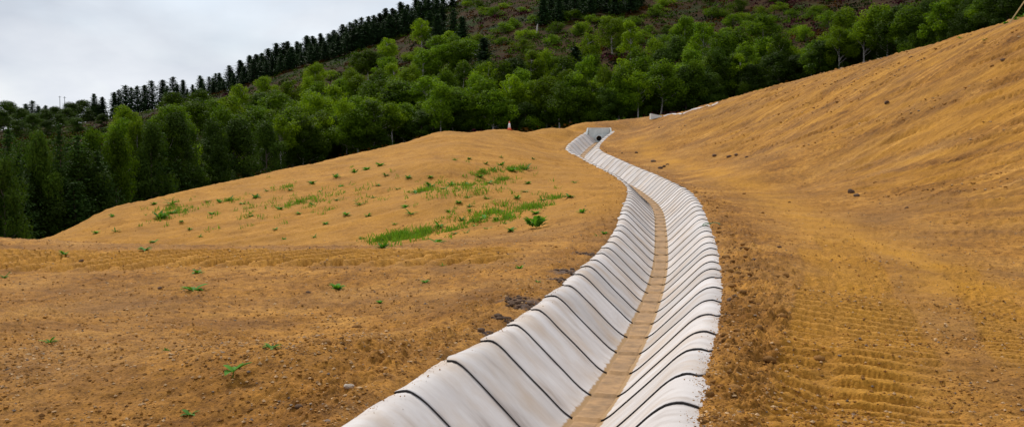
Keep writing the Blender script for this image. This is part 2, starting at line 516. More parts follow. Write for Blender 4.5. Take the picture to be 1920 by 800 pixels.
for px, d, e in [(-500, 24, -1.9), (-250, 24, -1.6), (0, 23.5, -1.25), (180, 23, -0.85), (420, 22.5, -0.62), (560, 22, -0.45), (680, 21, -0.2)]:
    cp.append(np.array([(px - 960) / FPX * d, d, e]))
for y in (1.0, 3.0):
    for x in (-6, -2.5, 3, 7):
        cp.append(np.array([x, y, 0.05]))
for q in np.concatenate([np.arange(4, 20, 2.0), np.arange(20, 62, 3.5)]):
    s0 = np.interp(q, LQ, LS)
    for t in (-1.6, 1.7):
        p = ditch_point(np.array([s0]), np.array([t]))[0]
        cp.append(p)
for t, dz in ((-2.2, 0.05), (-1.0, 0.15), (0.0, 0.30), (1.2, 0.1)):
    p = ditch_point(np.array([LS[-1]]), np.array([t]), dz)[0]
    cp.append(np.array([p[0] + .25, p[1] + 1.1, p[2]]))
FOOT = [(180, 458, 28.5), (240, 458, 28.3), (330, 457, 28), (420, 457, 27), (560, 457, 26), (680, 457, 24.6), (800, 452, 22.5), (900, 443, 21.5)]
for px in (190, 215, 240, 300, 360, 430, 500, 570, 640, 710, 780, 840):
    a_ = pix(px, np.interp(px, [q[0] for q in FOOT], [q[1] for q in FOOT]), np.interp(px, [q[0] for q in FOOT], [q[2] for q in FOOT]))
    b_ = pix(px, np.interp(px, [q[0] for q in SIL], [q[1] for q in SIL]), np.interp(px, [q[0] for q in SIL], [q[2] for q in SIL]))
    for fr in (0.25, 0.5, 0.75, 0.9):
        q_ = a_ + (b_ - a_) * fr; q_[2] -= 0.06 * math.sin(math.pi * fr)
        cp.append(q_)
for q_ in ((2.6, 4.6, 0.10), (4.0, 4.6, 0.07), (1.9, 5.2, 0.15), (1.7, 3.4, 0.16), (2.0, 4.2, 0.13), (3.2, 6.0, 0.07)):
    cp.append(np.array(q_))
BASE = Surf(cp, 1.6, 2e-3)


def ray(px, py, lo=3.5, hi=75):
    """forward distance at which the pixel ray first meets the smooth ground"""
    ds = np.exp(np.linspace(math.log(lo), math.log(hi), 700))
    p = pix(px, py, ds)
    h = BASE(p[:, 0], p[:, 1])
    k = np.where(p[:, 2] < h)[0]
    return ds[k[0]] if len(k) else None


def on_ground(px, py):
    d = ray(px, py)
    if d is None:
        d = ray(px, py + 4) or 50
    return pix(px, py, d)


# vehicle tracks: (pixel polyline, half width, cleat pitch, skew, depth)
TRACKS = []
for poly, hw, pitch, skew, amp in [
        ([(1518, 830), (1522, 720), (1535, 600), (1545, 520), (1520, 460)], 0.24, 0.22, 0.10, 0.055),
        ([(1690, 830), (1672, 730), (1645, 600), (1610, 500), (1560, 440)], 0.36, 0.22, 0.10, 0.070),
        ([(1960, 700), (1885, 600), (1840, 540), (1770, 490)], 0.30, 0.22, 0.10, 0.065),
        ([(-120, 484), (150, 489), (400, 484), (660, 481), (1000, 474)], 0.95, 0.50, 1.0, 0.15),
        ([(1030, 330), (1040, 350), (1050, 372), (1030, 398), (1000, 430)], 0.20, 0.2, 0.2, 0.012)]:
    pts = np.array([on_ground(*q)[:2] for q in poly])
    TRACKS.append((pts, hw, pitch, skew, amp))


def poly_coords(x, y, pts):
    seg = pts[1:] - pts[:-1]; ln = np.hypot(seg[:, 0], seg[:, 1]); cum = np.concatenate([[0], np.cumsum(ln)])
    best = np.full(x.shape, 1e9); al = np.zeros_like(x); la = np.zeros_like(x)
    for i in range(len(seg)):
        u = seg[i] / ln[i]
        dx, dy = x - pts[i, 0], y - pts[i, 1]
        a = np.clip(dx * u[0] + dy * u[1], 0, ln[i])
        ex, ey = dx - a * u[0], dy - a * u[1]
        d = np.hypot(ex, ey)
        k = d < best
        best = np.where(k, d, best); al = np.where(k, cum[i] + a, al)
        la = np.where(k, dx * u[1] - dy * u[0], la)
    return best, al, la, cum[-1]


# direction of the scraper streaks on the right-hand bank
_a, _b = on_ground(1400, 292)[:2], on_ground(1660, 190)[:2]
SDIR = (_b - _a) / np.hypot(*(_b - _a))
for nd_ in M_SOIL.node_tree.nodes:
    if nd_.type == 'MAPPING':
        nd_.inputs['Rotation'].default_value = (0, 0, -math.atan2(SDIR[1], SDIR[0]))
LANES = [np.array([on_ground(*q)[:2] for q in pl]) for pl in (
    [(1960, 600), (1800, 520), (1640, 460), (1500, 400), (1400, 350), (1320, 318), (1250, 300), (1190, 262)],
    [(1690, 830), (1660, 700), (1620, 560), (1560, 460), (1450, 370)],
    [(900, 470), (600, 486), (200, 492), (-100, 486)])]


def ground(x, y, full=True):
    """height and colour masks (lane gold, dark peat) of the bare ground"""
    sh = np.shape(x); x = np.asarray(x, float).ravel(); y = np.asarray(y, float).ravel()
    b = BASE(x, y)
    t, e, s = ditch_coords(x, y)
    at = np.abs(t)
    w = sstep(1.0, 1.9, at)
    h = e * (1 - w) + b * w
    h = np.where(at > 90, b, h)
    # relief
    quiet = sstep(0.85, 1.25, at)
    lumpy = np.exp(-((t - 1.45) / 0.55) ** 2) * sstep(40, 10, y) + 0.45 * np.exp(-((t + 1.25) / 0.35) ** 2)
    bank = sstep(2.0, 6.0, x - np.interp(y, [16, 20.5, 32, 51, 67], [8.4, 7.8, 9.2, 8.0, 9.5]) + 2.5) * sstep(12, 20, y)
    left = sstep(0.4, -1.5, x - np.interp(y, LQ, LX)) * sstep(19, 24, y)
    r = 0.030 * fbm(x * 0.9, y * 0.9, 3, 1) * quiet
    r = r + quiet * 0.030 * fbm(x * 4.2, y * 4.2, 3, 5)
    bil = np.abs(noise(x * 6.5, y * 6.5, 11)) + 0.55 * np.abs(noise(x * 14, y * 14, 12)) + 0.3 * np.abs(noise(x * 31, y * 31, 13))
    patch = sstep(-0.15, 0.45, fbm(x * 0.7, y * 0.7, 3, 21))
    r = r + quiet * (bil - 0.5) * (0.013 + 0.034 * patch * (1 - bank) * (1 - 0.6 * left) + 0.075 * lumpy)
    r = r + 0.022 * lumpy * quiet
    r = r + np.where(t < 0, 0.030 * sstep(0.90, 0.99, at) * sstep(1.3, 1.0, at), 0.034 * sstep(0.98, 1.10, at) * sstep(1.5, 1.1, at)) * np.clip(0.4 + 1.6 * fbm(x * 3.1, y * 3.1, 3, 17), 0, 1.4)
    # streaks scraped across the bank
    u = x * SDIR[0] + y * SDIR[1]; v = -x * SDIR[1] + y * SDIR[0]
    st = noise(u * 0.16, v * 1.9, 31) + 0.6 * noise(u * 0.4, v * 4.2, 32) + 0.45 * noise(u * 1.1, v * 8, 33)
    r = r + bank * 0.070 * st * (0.5 + patch)
    nd = noise(u * 0.35, v * 2.6, 35)
    r = r - bank * 0.20 * sstep(0.50, 0.72, nd)
    r = r + bank * 0.05 * np.abs(noise(u * 2.2, v * 5.5, 36)) * sstep(0.0, 0.4, noise(u * 0.2, v * 0.8, 37))
    st2 = noise(u * 0.12, v * 1.3, 41)
    r = r + left * 0.05 * (noise(x * 0.25 + y * 0.15, (y - 0.45 * x) * 1.4, 42) + 0.5 * fbm(x * 3, y * 3, 2, 43))
    gold = np.zeros_like(x); peat = np.zeros_like(x)
    for pts, hw, pitch, skew, amp in TRACKS:
        d, al, la, tl = poly_coords(x, y, pts)
        k = np.where(d < hw * 1.6)[0]
        if not len(k):
            continue
        jit = 0.25 * noise(al[k] * 0.9, la[k] * 2, 51)
        ph = (al[k] + skew * la[k] + 0.05 * jit) / pitch
        tooth = np.abs((ph % 1.0) - 0.5) * 2
        tooth = sstep(0.35, 0.70, tooth + 0.22 * noise(al[k] * 5, la[k] * 6, 54))
        win = sstep(hw * 1.25, hw * 0.9, d[k]) * sstep(0, 0.8, al[k] + 0.4) * sstep(0, 0.8, tl - al[k])
        fade = sstep(-0.35, 0.15, noise(al[k] * 0.7, la[k] * 1.5, 53) + 0.25)
        r[k] = r[k] * (1 - 0.7 * win) + win * (amp * (tooth - 0.5) * (0.35 + 0.65 * fade) - 0.012)
        gold[k] = np.maximum(gold[k], 0.45 * win * (0.4 + 0.6 * fade))
    nz = fbm(x * 0.8, y * 0.8, 4, 61)
    for pts, wd in zip(LANES, (0.9, 0.5, 0.6)):
        d, al, la, tl = poly_coords(x, y, pts)
        gold = np.maximum(gold, np.exp(-(d / wd) ** 2) * np.clip(0.50 + 0.8 * nz, 0, 0.85))
    gold = np.maximum(gold, 0.55 * left * np.clip(0.75 + 0.6 * nz, 0, 1))
    gold = np.maximum(gold, bank * np.clip(0.25 + 0.6 * st2 + 0.4 * nz, 0, 0.6))
    for px, py, rr_ in PEATS:
        d = np.hypot((x - px) / 1.6, y - py)
        peat = np.maximum(peat, sstep(rr_, rr_ * 0.35, d + 0.10 * fbm(x * 5, y * 5, 3, 71)))
    gold = gold * (1 - peat)
    # the ditch itself
    cut = ditch_prof(t) - 0.055 * sstep(1.02, 0.80, at)
    low = np.where(t < 0, sstep(1.0, 0.86, at), sstep(1.06, 0.94, at))
    z = h + r + np.where(at < 1.3, cut, 0) - 0.012 * low
    ground.bank = bank.reshape(sh)
    return z.reshape(sh), gold.reshape(sh), peat.reshape(sh)


PEATS = [(*on_ground(px, py)[:2], r) for px, py, r in
         [(1010, 557, .34), (1000, 566, .22), (1085, 503, .34), (1110, 472, .26), (960, 600, .15), (930, 622, .12), (1060, 516, .22)]]

th = np.concatenate([np.linspace(-46, -31, 60)[:-1], np.linspace(-31, 31, 830), np.linspace(31, 46, 60)[1:]])
th = np.radians(th)
dd = np.concatenate([np.linspace(0.8, 4.4, 24)[:-1], 1 / np.linspace(1 / 4.4, 1 / 24, 440)[:-1], np.exp(np.linspace(math.log(24), math.log(82), 270))])
TH, DD = np.meshgrid(th, dd)
GX, GY = np.tan(TH) * DD, DD
GZ, GG, GP = ground(GX, GY)
gcol = np.stack([GG.ravel(), GP.ravel(), np.maximum(ground.bank, 0.0).ravel()], -1)
ground_o = mesh("bare_ground", np.stack([GX.ravel(), GY.ravel(), GZ.ravel()], -1), gridfaces(len(dd), len(th))[:, ::-1][:, [3, 0, 1, 2]], [M_SOIL], col=gcol)
tag(ground_o, "ochre bare soil graded on both sides of the ditch", kind="structure")


def gz(x, y):
    return ground(np.atleast_1d(x), np.atleast_1d(y))[0]


# ------------------------------------------------------------------ hillside behind
# columns: picture x, silhouette y, distance of the wood edge, picture y and distance of the ridge foot
HCOL = [(-700, 580, 44, 245, 420), (-300, 545, 44, 245, 410), (0, 470, 46, 245, 400), (200, 412, 56, 228, 380), (400, 350, 86, 178, 350), (600, 304, 110, 110, 320), (770, 266, 112, 52, 300),
        (900, 248, 112, -10, 300), (1000, 243, 112, -30, 300), (1150, 226, 115, -60, 300), (1300, 205, 118, -80, 300), (1450, 163, 118, -90, 300), (1600, 123, 112, -110, 300),
        (1750, 84, 100, -140, 300), (1920, 32, 88, -180, 300), (2300, -80, 80, -250, 300), (2700, -160, 75, -330, 300)]
hp = []
for px, ys, W_, yk, dk in HCOL:
    xr = (px - 960) / FPX
    e_at = lambda y_, d_: float(pix(px, y_, d_)[2])
    d0 = float(np.interp(px, [q[0] for q in SIL], [q[2] for q in SIL]))
    for d_ in (d0 + 10, (d0 + 10 + W_) / 2, W_):
        hp.append((xr * d_, d_, e_at(ys, d_) - 0.45))
    eW, eK = e_at(ys, W_) - 0.45, e_at(yk, dk)
    for fr, fe in ((0.22, 0.17), (0.5, 0.43), (0.75, 0.71), (1.0, 1.0)):
        d_ = W_ + fr * (dk - W_)
        hp.append((xr * d_, d_, eW + fe * (eK - eW)))
    far = 0.90 if px < 800 else 1.45
    hp.append((xr * dk * 1.3, dk * 1.3, eK * far)); hp.append((xr * 700, 700, eK * (0.4 if px < 800 else 2.2)))
HW_PX = np.array([q[0] for q in HCOL], float); HW_D = np.array([q[2] for q in HCOL], float); HK_D = np.array([q[4] for q in HCOL], float)
HILL = Surf(hp, 10.0, 1e-2)
hth = np.radians(np.linspace(-50, 50, 240))
hdd = np.linspace(0, 1, 190)
HT, HD = np.meshgrid(hth, hdd)
HD0 = np.interp(np.tan(HT) * FPX + 960, [q[0] for q in SIL], [q[2] for q in SIL]) + 5
HD = HD0 * (750 / HD0) ** HD
HX, HY = np.tan(HT) * HD, HD


def hill(x, y):
    return HILL(x, y) + 0.35 * fbm(np.asarray(x, float) * 0.06, np.asarray(y, float) * 0.06, 3, 81)


HZ = hill(HX, HY)
HZ = np.minimum(HZ, np.where(HD < HD0 + 3.5, BASE(HX, HY) - 0.5, 1e9))
mh, N, L, b = new_mat("heather_hillside")
tc = N.new("ShaderNodeTexCoord"); V = tc.outputs['Object']
n1 = tex(N, L, V, 0.045, 6, 0.65); n2 = tex(N, L, V, 0.35, 8, 0.7)
r1 = ramp(N, [(0.36, (0.014, 0.030, 0.001)), (0.47, (0.040, 0.017, 0.001)), (0.53, (0.044, 0.018, 0.001)), (0.62, (0.020, 0.038, 0.001))])
L.new(n1.outputs[0], r1.inputs[0])
r2 = ramp(N, [(0.35, (0.35, 0.35, 0.35)), (0.65, (1.0, 1.0, 0.9))]); L.new(n2.outputs[0], r2.inputs[0])
L.new(mixc(N, L, r1.outputs[0], r2.outputs[0], 1.0, 'MULTIPLY'), b.inputs['Base Color'])
b.inputs['Roughness'].default_value = 0.95; b.inputs['Specular IOR Level'].default_value = 0.05
hill_o = mesh("hillside", np.stack([HX.ravel(), HY.ravel(), HZ.ravel()], -1), gridfaces(len(hdd), len(hth))[:, ::-1][:, [3, 0, 1, 2]], [mh])
tag(hill_o, "dark heather and bracken hillside rising behind the wood", kind="structure")

# ------------------------------------------------------------------ ditch lining
lining = empty("ditch_lining", ditch_point(np.array([LS[-1] * 0.5]), np.array([0.0]), -DEPTH)[0])
tag(lining, "curving drainage ditch lined with overlapping pale concrete canvas sheets", "ditch lining")
l0 = Vector(lining.location)
PITCHS = 0.955
S0 = np.interp(6.15, LQ, LS) - 4 * PITCHS - 0.34
seams = []
sv_ = S0
while sv_ < LS[-1] - 0.35:
    seams.append(sv_)
    sv_ += PITCHS * rng.uniform(0.94, 1.06)
seams.append(LS[-1] + 0.02)
seams = np.array(seams)
NT = 44
for i in range(len(seams) - 1):
    sa, sb = seams[i], seams[i + 1] + (0.09 if i < len(seams) - 2 else 0)
    tl, tr = -WL - rng.uniform(-0.05, 0.06), WR + rng.uniform(-0.07, 0.05)
    T = np.concatenate([np.linspace(tl, -0.62, 10)[:-1], np.linspace(-0.62, -0.22, 8)[:-1], np.linspace(-0.22, 0.22, 17), np.linspace(0.22, 0.62, 8)[1:], np.linspace(0.62, tr, 12)[1:]])
    U = np.concatenate([[0, 0.03, 0.10], np.linspace(0.22, 1, 6)])
    nt, nu = len(T), len(U)
    TT, UU = np.meshgrid(T, U)
    skew = rng.normal(0, 0.022)
    sc_ = np.where(np.abs(TT) > 0.78, (np.abs(TT) - 0.78) / (np.where(TT < 0, -tl, tr) - 0.78), 0)
    TT = TT + np.sign(TT) * sc_ * 0.11 * (np.sin(math.pi * np.clip(UU * 0.95, 0, 1)) - 0.55)
    wob = 0.018 * noise(T * 2.2, T * 0 + i * 3.7, 91) + 0.008 * noise(T * 7, T * 0 + i * 1.7, 92) + skew * T
    S = sa + wob[None] * (1 - UU) + (sb - sa) * UU
    lift = 0.018 * (1 - UU) * (0.7 + 0.3 * sstep(0.0, 0.15, np.minimum(TT - tl, tr - TT))) + 0.004
    rip = 0.014 * noise(TT * 1.3, S * 0.9, 95) + 0.006 * noise(TT * 3, S * 2.2, 96)
    dz = ditch_prof(TT) + lift + rip * sstep(0.1, 0.3, np.abs(TT))
    # edges sag onto the soil
    dz = dz - np.where(TT < 0, 0.030 * sstep(0.80, 0.95, -TT) + 0.03 * sstep(0.92, 1.02, -TT), 0.030 * sstep(0.88, 1.04, TT) + 0.035 * sstep(1.0, 1.12, TT)) + 0.01
    # ragged outer end
    P = ditch_point(S.ravel(), (TT + np.where(np.abs(TT) > 0.85, 0.03 * noise(S * 1.3, TT * 0 + np.sign(TT) * 9, 97), 0)).ravel(), dz.ravel())
    top = P
    low = P.copy(); low[:, 2] -= 0.012
    verts = np.concatenate([top, low]) - np.array(l0)
    nn = nt * nu
    f_top = gridfaces(nu, nt)
    f_low = gridfaces(nu, nt)[:, ::-1] + nn
    a = np.arange(nt - 1)
    near = np.stack([a + 1, a, a + nn, a + 1 + nn], -1)
    far0 = (nu - 1) * nt
    far = np.stack([far0 + a, far0 + a + 1, far0 + a + 1 + nn, far0 + a + nn], -1)
    r_ = np.arange(nu - 1) * nt
    lef = np.stack([r_, r_ + nt, r_ + nt + nn, r_ + nn], -1)
    rig = np.stack([r_ + nt - 1 + nt, r_ + nt - 1, r_ + nt - 1 + nn, r_ + 2 * nt - 1 + nn], -1)
    faces = np.concatenate([f_top, f_low, near, far, lef, rig])
    midx = np.concatenate([np.zeros(len(f_top)), np.ones(len(f_low) + len(near) + len(far)), np.ones(len(lef) + len(rig))])
    silt = 0.75 * sstep(TOE + 0.03, TOE - 0.03, np.abs(TT)) + 0.20 * sstep(0.40, 0.12, np.abs(TT))
    edge = 0.56 * sstep(0.26, 0.0, np.minimum(TT - tl, tr - TT)) + 0.20 + 0.10 * noise(TT * 1.1, S * 0.8, 98)
    cc = np.stack([silt.ravel(), edge.ravel(), 0 * silt.ravel()], -1)
    uvv = np.stack([TT.ravel(), S.ravel()], -1)
    o = mesh("canvas_panel", verts, faces, [M_CANVAS, M_PVC], lining, True, midx, np.concatenate([cc, cc]), np.concatenate([uvv, uvv]))

# silt lying in the bed, stepped over each overlap
SS = np.arange(seams[0] + 0.02, LS[-1], 0.03)
TTs = np.linspace(-1, 1, 13)
hw = 0.122 + 0.030 * fbm(SS * 1.3, SS * 0, 3, 101)
hw2 = 0.120 + 0.030 * fbm(SS * 1.3, SS * 0 + 7, 3, 102)
k = np.clip(np.searchsorted(seams, SS, 'right') - 1, 0, len(seams) - 2)
uu = (SS - seams[k]) / (seams[k + 1] - seams[k] + 0.09)
lift = 0.018 * (1 - uu) + 0.004 + 0.01 + 0.012 * sstep(0.10, 0.0, uu)
T2 = np.where(TTs[None] < 0, TTs[None] * hw[:, None], TTs[None] * hw2[:, None])
S2 = np.repeat(SS[:, None], 13, 1)
flat = -DEPTH + 0.035 + 0.008 * fbm(S2 * 5, T2 * 9, 3, 104) + 0.006 * np.abs(noise(S2 * 14, T2 * 20, 105))
surf = np.maximum(ditch_prof(T2) + 0.010 * (1 - TTs[None] ** 2), ditch_prof(T2) * 0.0 + flat * 1.0 - 0.02)
dz = np.minimum(surf, ditch_prof(T2) + 0.020) + lift[:, None]
dz = np.where(np.abs(TTs[None]) > 0.99, ditch_prof(T2) + lift[:, None] - 0.012, dz)
P = ditch_point(S2.ravel(), T2.ravel(), dz.ravel())
scol = np.zeros((len(P), 3)); scol[:, 0] = 0.12
M_SILT = plain("damp_silt", (0.290, 0.160, 0.060), 0.8, 6, 0.4)
silt_o = mesh("silt", P, gridfaces(len(SS), 13)[:, ::1], [M_SILT], col=scol)
tag(silt_o, "brown silt washed along the bed of the lined ditch", "silt", kind="stuff")


# ------------------------------------------------------------------ small builders
def bm_obj(name, bm, mat, parent=None, smooth=False):
    me = bpy.data.meshes.new(name); bm.to_mesh(me); bm.free()
    me.materials.append(mat)
    if smooth:
        for p in me.polygons: p.use_smooth = True
    o = bpy.data.objects.new(name, me); COL.objects.link(o)
    if parent: o.parent = parent
    return o


def lathe(bm, prof, seg=24):
    rings = []
    for r, z in prof:
        rings.append([bm.verts.new((r * math.cos(2 * math.pi * k / seg), r * math.sin(2 * math.pi * k / seg), z)) for k in range(seg)])
    for a, b2 in zip(rings[:-1], rings[1:]):
        for k in range(seg):
            bm.faces.new((a[k], a[(k + 1) % seg], b2[(k + 1) % seg], b2[k]))
    return rings


def tube_arrays(pts, rad, seg=7):
    """tapered tube along a polyline -> verts, faces"""
    pts = np.asarray(pts, float); rad = np.asarray(rad, float)
    tan = np.gradient(pts, axis=0); tan /= np.linalg.norm(tan, axis=1)[:, None] + 1e-9
    up = np.where(np.abs(tan[:, 2:3]) > 0.9, np.array([[1.0, 0, 0]]), np.array([[0, 0, 1.0]]))
    a = np.cross(tan, up); a /= np.linalg.norm(a, axis=1)[:, None] + 1e-9
    b2 = np.cross(tan, a)
    an = np.linspace(0, 2 * math.pi, seg, endpoint=False)
    v = pts[:, None] + rad[:, None, None] * (np.cos(an)[None, :, None] * a[:, None] + np.sin(an)[None, :, None] * b2[:, None])
    n = len(pts); f = []
    i = np.arange(n - 1)[:, None] * seg + np.arange(seg)[None]
    j = np.arange(n - 1)[:, None] * seg + (np.arange(seg)[None] + 1) % seg
    f = np.stack([i, j, j + seg, i + seg], -1).reshape(-1, 4)
    return v.reshape(-1, 3), f


def join_arrays(parts):
    vs_, fs_ = [], []; o = 0
    for v, f in parts:
        vs_.append(v); fs_.append(f + o); o += len(v)
    return np.concatenate(vs_), np.concatenate(fs_)


# ------------------------------------------------------------------ headwall of the culvert
pe = ditch_point(np.array([LS[-1]]), np.array([0.0]), -DEPTH)[0]
ang = math.atan2(LTX[-1], LTY[-1])
hw_o = empty("culvert_headwall", (pe[0] - LTX[-1] * 0.30, pe[1] - LTY[-1] * 0.30, pe[2] - 0.03), -ang * 0.35)
tag(hw_o, "grey precast concrete headwall with round pipe at the head of the ditch", "headwall")
# local axes: x right, y away from camera, z up.  Back wall with a round hole, two wing walls, apron
HWD, HH, TK = 0.66, 0.90, 0.12
bm = bmesh.new()
seg = 32; R0 = 0.17; zc = 0.21
outer = []
for k in range(seg):
    a = 2 * math.pi * k / seg
    dx, dz = math.cos(a), math.sin(a)
    sx = (HWD / abs(dx)) if abs(dx) > 1e-6 else 1e9
    sz = ((HH - zc) / dz) if dz > 1e-6 else ((-(zc + 0.1) / dz) if dz < -1e-6 else 1e9)
    q = min(sx, sz)
    outer.append((dx * q, zc + dz * q))
# snap corners
for cx, cz in ((HWD, HH), (-HWD, HH), (HWD, -0.1), (-HWD, -0.1)):
    j = min(range(seg), key=lambda q: (outer[q][0] - cx) ** 2 + (outer[q][1] - cz) ** 2)
    outer[j] = (cx, cz)
fo = [bm.verts.new((x, 0.0, z)) for x, z in outer]; bo = [bm.verts.new((x, TK, z)) for x, z in outer]
fi = [bm.verts.new((R0 * math.cos(2 * math.pi * k / seg), 0.0, zc + R0 * math.sin(2 * math.pi * k / seg))) for k in range(seg)]
bi = [bm.verts.new((v.co.x, TK, v.co.z)) for v in fi]
for k in range(seg):
    j = (k + 1) % seg
    bm.faces.new((fo[k], fi[k], fi[j], fo[j])); bm.faces.new((bo[k], bo[j], bi[j], bi[k]))
    bm.faces.new((fo[k], fo[j], bo[j], bo[k])); bm.faces.new((fi[k], bi[k], bi[j], fi[j]))
bmesh.ops.recalc_face_normals(bm, faces=bm.faces)
back_wall = bm_obj("back_wall", bm, M_CONC, hw_o)
for sgn in (-1, 1):
    bm = bmesh.new()
    a0 = [(HWD + 0.004, TK, -0.1), (HWD + 0.004, TK, HH + 0.012), (HWD + 0.10, -0.42, -0.1), (HWD + 0.10, -0.42, HH * 0.52)]
    ins = [bm.verts.new((sgn * x, y, z)) for x, y, z in a0]
    out = [bm.verts.new((sgn * (x + 0.11), y, z)) for x, y, z in a0]
    for q in ((0, 1, 3, 2),):
        bm.faces.new([ins[k] for k in q]); bm.faces.new([out[k] for k in q])
    for p_, q_ in ((0, 1), (1, 3), (3, 2), (2, 0)):
        bm.faces.new((ins[p_], ins[q_], out[q_], out[p_]))
    bmesh.ops.recalc_face_normals(bm, faces=bm.faces)
    bmesh.ops.bevel(bm, geom=list(bm.edges), offset=0.012, segments=1, affect='EDGES')
    bm_obj("wing_wall", bm, M_CONC, hw_o)
bm = bmesh.new()
rings = lathe(bm, [(R0 + 0.002, 0.0), (R0 + 0.075, 0.0), (R0 + 0.075, 0.05), (R0 + 0.002, 0.05)], 32)
for v in bm.verts:
    x, y, z = v.co; v.co = (x, -z - 0.003, y + zc)
bmesh.ops.recalc_face_normals(bm, faces=bm.faces)
bm_obj("pipe_collar", bm, M_CONC, back_wall, True)
bm = bmesh.new()
rings = lathe(bm, [(R0 - 0.012, 0.0), (R0 - 0.012, 0.32)], 32)
c0 = bm.verts.new((0, 0, 0.32))  # black end cap stands in for the unlit depth of the pipe
for k in range(32):
    bm.faces.new((rings[1][k], rings[1][(k + 1) % 32], c0))
for v in bm.verts:
    x, y, z = v.co; v.co = (x, z + 0.01, y + zc)
bm_obj("pipe", bm, M_PIPE, back_wall, True)
bm = bmesh.new(); bmesh.ops.create_cube(bm, size=1.0)
for v in bm.verts: v.co = (v.co.x * 1.28, v.co.y * 0.36 - 0.20, v.co.z * 0.10 - 0.03)
bm_obj("apron", bm, M_CONC, hw_o)

# ------------------------------------------------------------------ second concrete headwall on the bank crest + lined gutter
p = on_ground(1231, 222)
blk = empty("concrete_kerb_block", (p[0], p[1], gz(p[0], p[1])[0] - 0.08), 0.1)
tag(blk, "low white concrete end wall on the crest above the culvert", "concrete block")
wpx = 22 / FPX * p[1]
bm = bmesh.new()
vs8 = []
for y in (0.0, 0.35):
    for x, z in ((-wpx / 2, 0), (wpx / 2, 0), (wpx / 2, 0.25), (-wpx / 2, 0.40)):
        vs8.append(bm.verts.new((x, y, z)))
bm.faces.new(vs8[:4]); bm.faces.new(vs8[4:][::-1])
for k in range(4):
    bm.faces.new((vs8[k], vs8[(k + 1) % 4], vs8[4 + (k + 1) % 4], vs8[4 + k]))
bmesh.ops.recalc_face_normals(bm, faces=bm.faces)
bmesh.ops.bevel(bm, geom=list(bm.edges), offset=0.02, segments=2, affect='EDGES')
bm_obj("wall", bm, plain("pale_concrete", (0.62, 0.63, 0.60), 0.85, 5, 0.15), blk)
bm = bmesh.new(); bmesh.ops.create_cube(bm, size=1.0)
for v in bm.verts: v.co = (v.co.x * wpx * 1.04, v.co.y * 0.40 + 0.175, v.co.z * 0.06 + 0.01)
bm_obj("footing", bm, M_CONC, blk)

gl = empty("crest_gutter_lining", on_ground(1290, 207))
tag(gl, "thin pale strip of ditch lining along the crest of the right bank", "ditch lining")
gpts = [np.array(on_ground(px, py + 1.5)) for px, py in ((1244, 216.5), (1262, 212), (1280, 208.5), (1298, 205), (1316, 200.5), (1336, 195.5), (1346, 193))]
for a, b2 in zip(gpts[:-1], gpts[1:]):
    n_ = 5
    q = np.linspace(0, 1, n_)[:, None] * (b2 - a) * 1.02 + a
    side = np.array([b2[1] - a[1], -(b2[0] - a[0]), 0]); side /= np.linalg.norm(side)
    if side[1] > 0: side = -side
    ws = np.array([-0.12, -0.07, -0.02, 0.04, 0.10])
    V_ = q[:, None] + side[None, None] * ws[None, :, None]
    zg = gz(V_[..., 0].ravel(), V_[..., 1].ravel()).reshape(n_, 5)
    V_[..., 2] = zg + np.array([0.02, 0.045, 0.04, 0.015, -0.03])[None]
    V_ = V_.reshape(-1, 3)
    vv = np.concatenate([V_, V_ - np.array([0, 0, 0.02])]) - np.array(gl.location)
    f = gridfaces(n_, 5)
    mesh("canvas_panel", vv, np.concatenate([f, f[:, ::-1] + len(V_)]), [M_CANVAS, M_PVC], gl, True,
         np.concatenate([np.zeros(len(f)), np.ones(len(f))]), np.zeros((len(vv), 3)), vv[:, :2])

# ------------------------------------------------------------------ traffic cone
p = on_ground(955, 247)
p = np.array([p[0], p[1] + 0.6, 0]); 
cone = empty("traffic_cone", (p[0], p[1], gz(p[0], p[1])[0]), 0.3, (0.68, 0.68, 0.68))
tag(cone, "orange and white traffic cone on the brow of the left slope", "traffic cone")
bm = bmesh.new(); bmesh.ops.create_cube(bm, size=1.0)
for v in bm.verts: v.co = (v.co.x * 0.44, v.co.y * 0.44, v.co.z * 0.05 + 0.02)
bmesh.ops.bevel(bm, geom=list(bm.edges), offset=0.02, segments=2, affect='EDGES')
bm_obj("base", bm, M_ORANGE, cone)
bm = bmesh.new(); lathe(bm, [(0.17, 0.046), (0.15, 0.08), (0.034, 0.74), (0.026, 0.75), (0.0, 0.75)], 24)
cone_body = bm_obj("body", bm, M_ORANGE, cone, True)
bm = bmesh.new(); lathe(bm, [(0.1372, 0.17), (0.141, 0.171), (0.066, 0.58), (0.062, 0.582)], 24)
bm_obj("reflective_sleeve", bm, M_WHITE, cone_body, True)

# ------------------------------------------------------------------ leaning stake, top right
p = on_ground(1897, 37)
top = np.array(p) + np.array([1.05, 0.15, 1.55])
pts = np.linspace(0, 1, 7)[:, None] * (top - p) + p
pts = np.concatenate([[p + (p - top) * 0.12], pts])
pts[:, 0] += 0.02 * np.sin(np.linspace(0, 3, 8))
v, f = tube_arrays(pts - p, np.linspace(0.032, 0.026, 8), 4)
caps = np.array([[3, 2, 1, 0], [28, 29, 30, 31]])
stake = mesh("timber_stake", v, np.concatenate([f, caps]), [M_WOOD], smooth=False)
stake.location = p
tag(stake, "sawn timber stake leaning over the crest of the right bank", "stake")

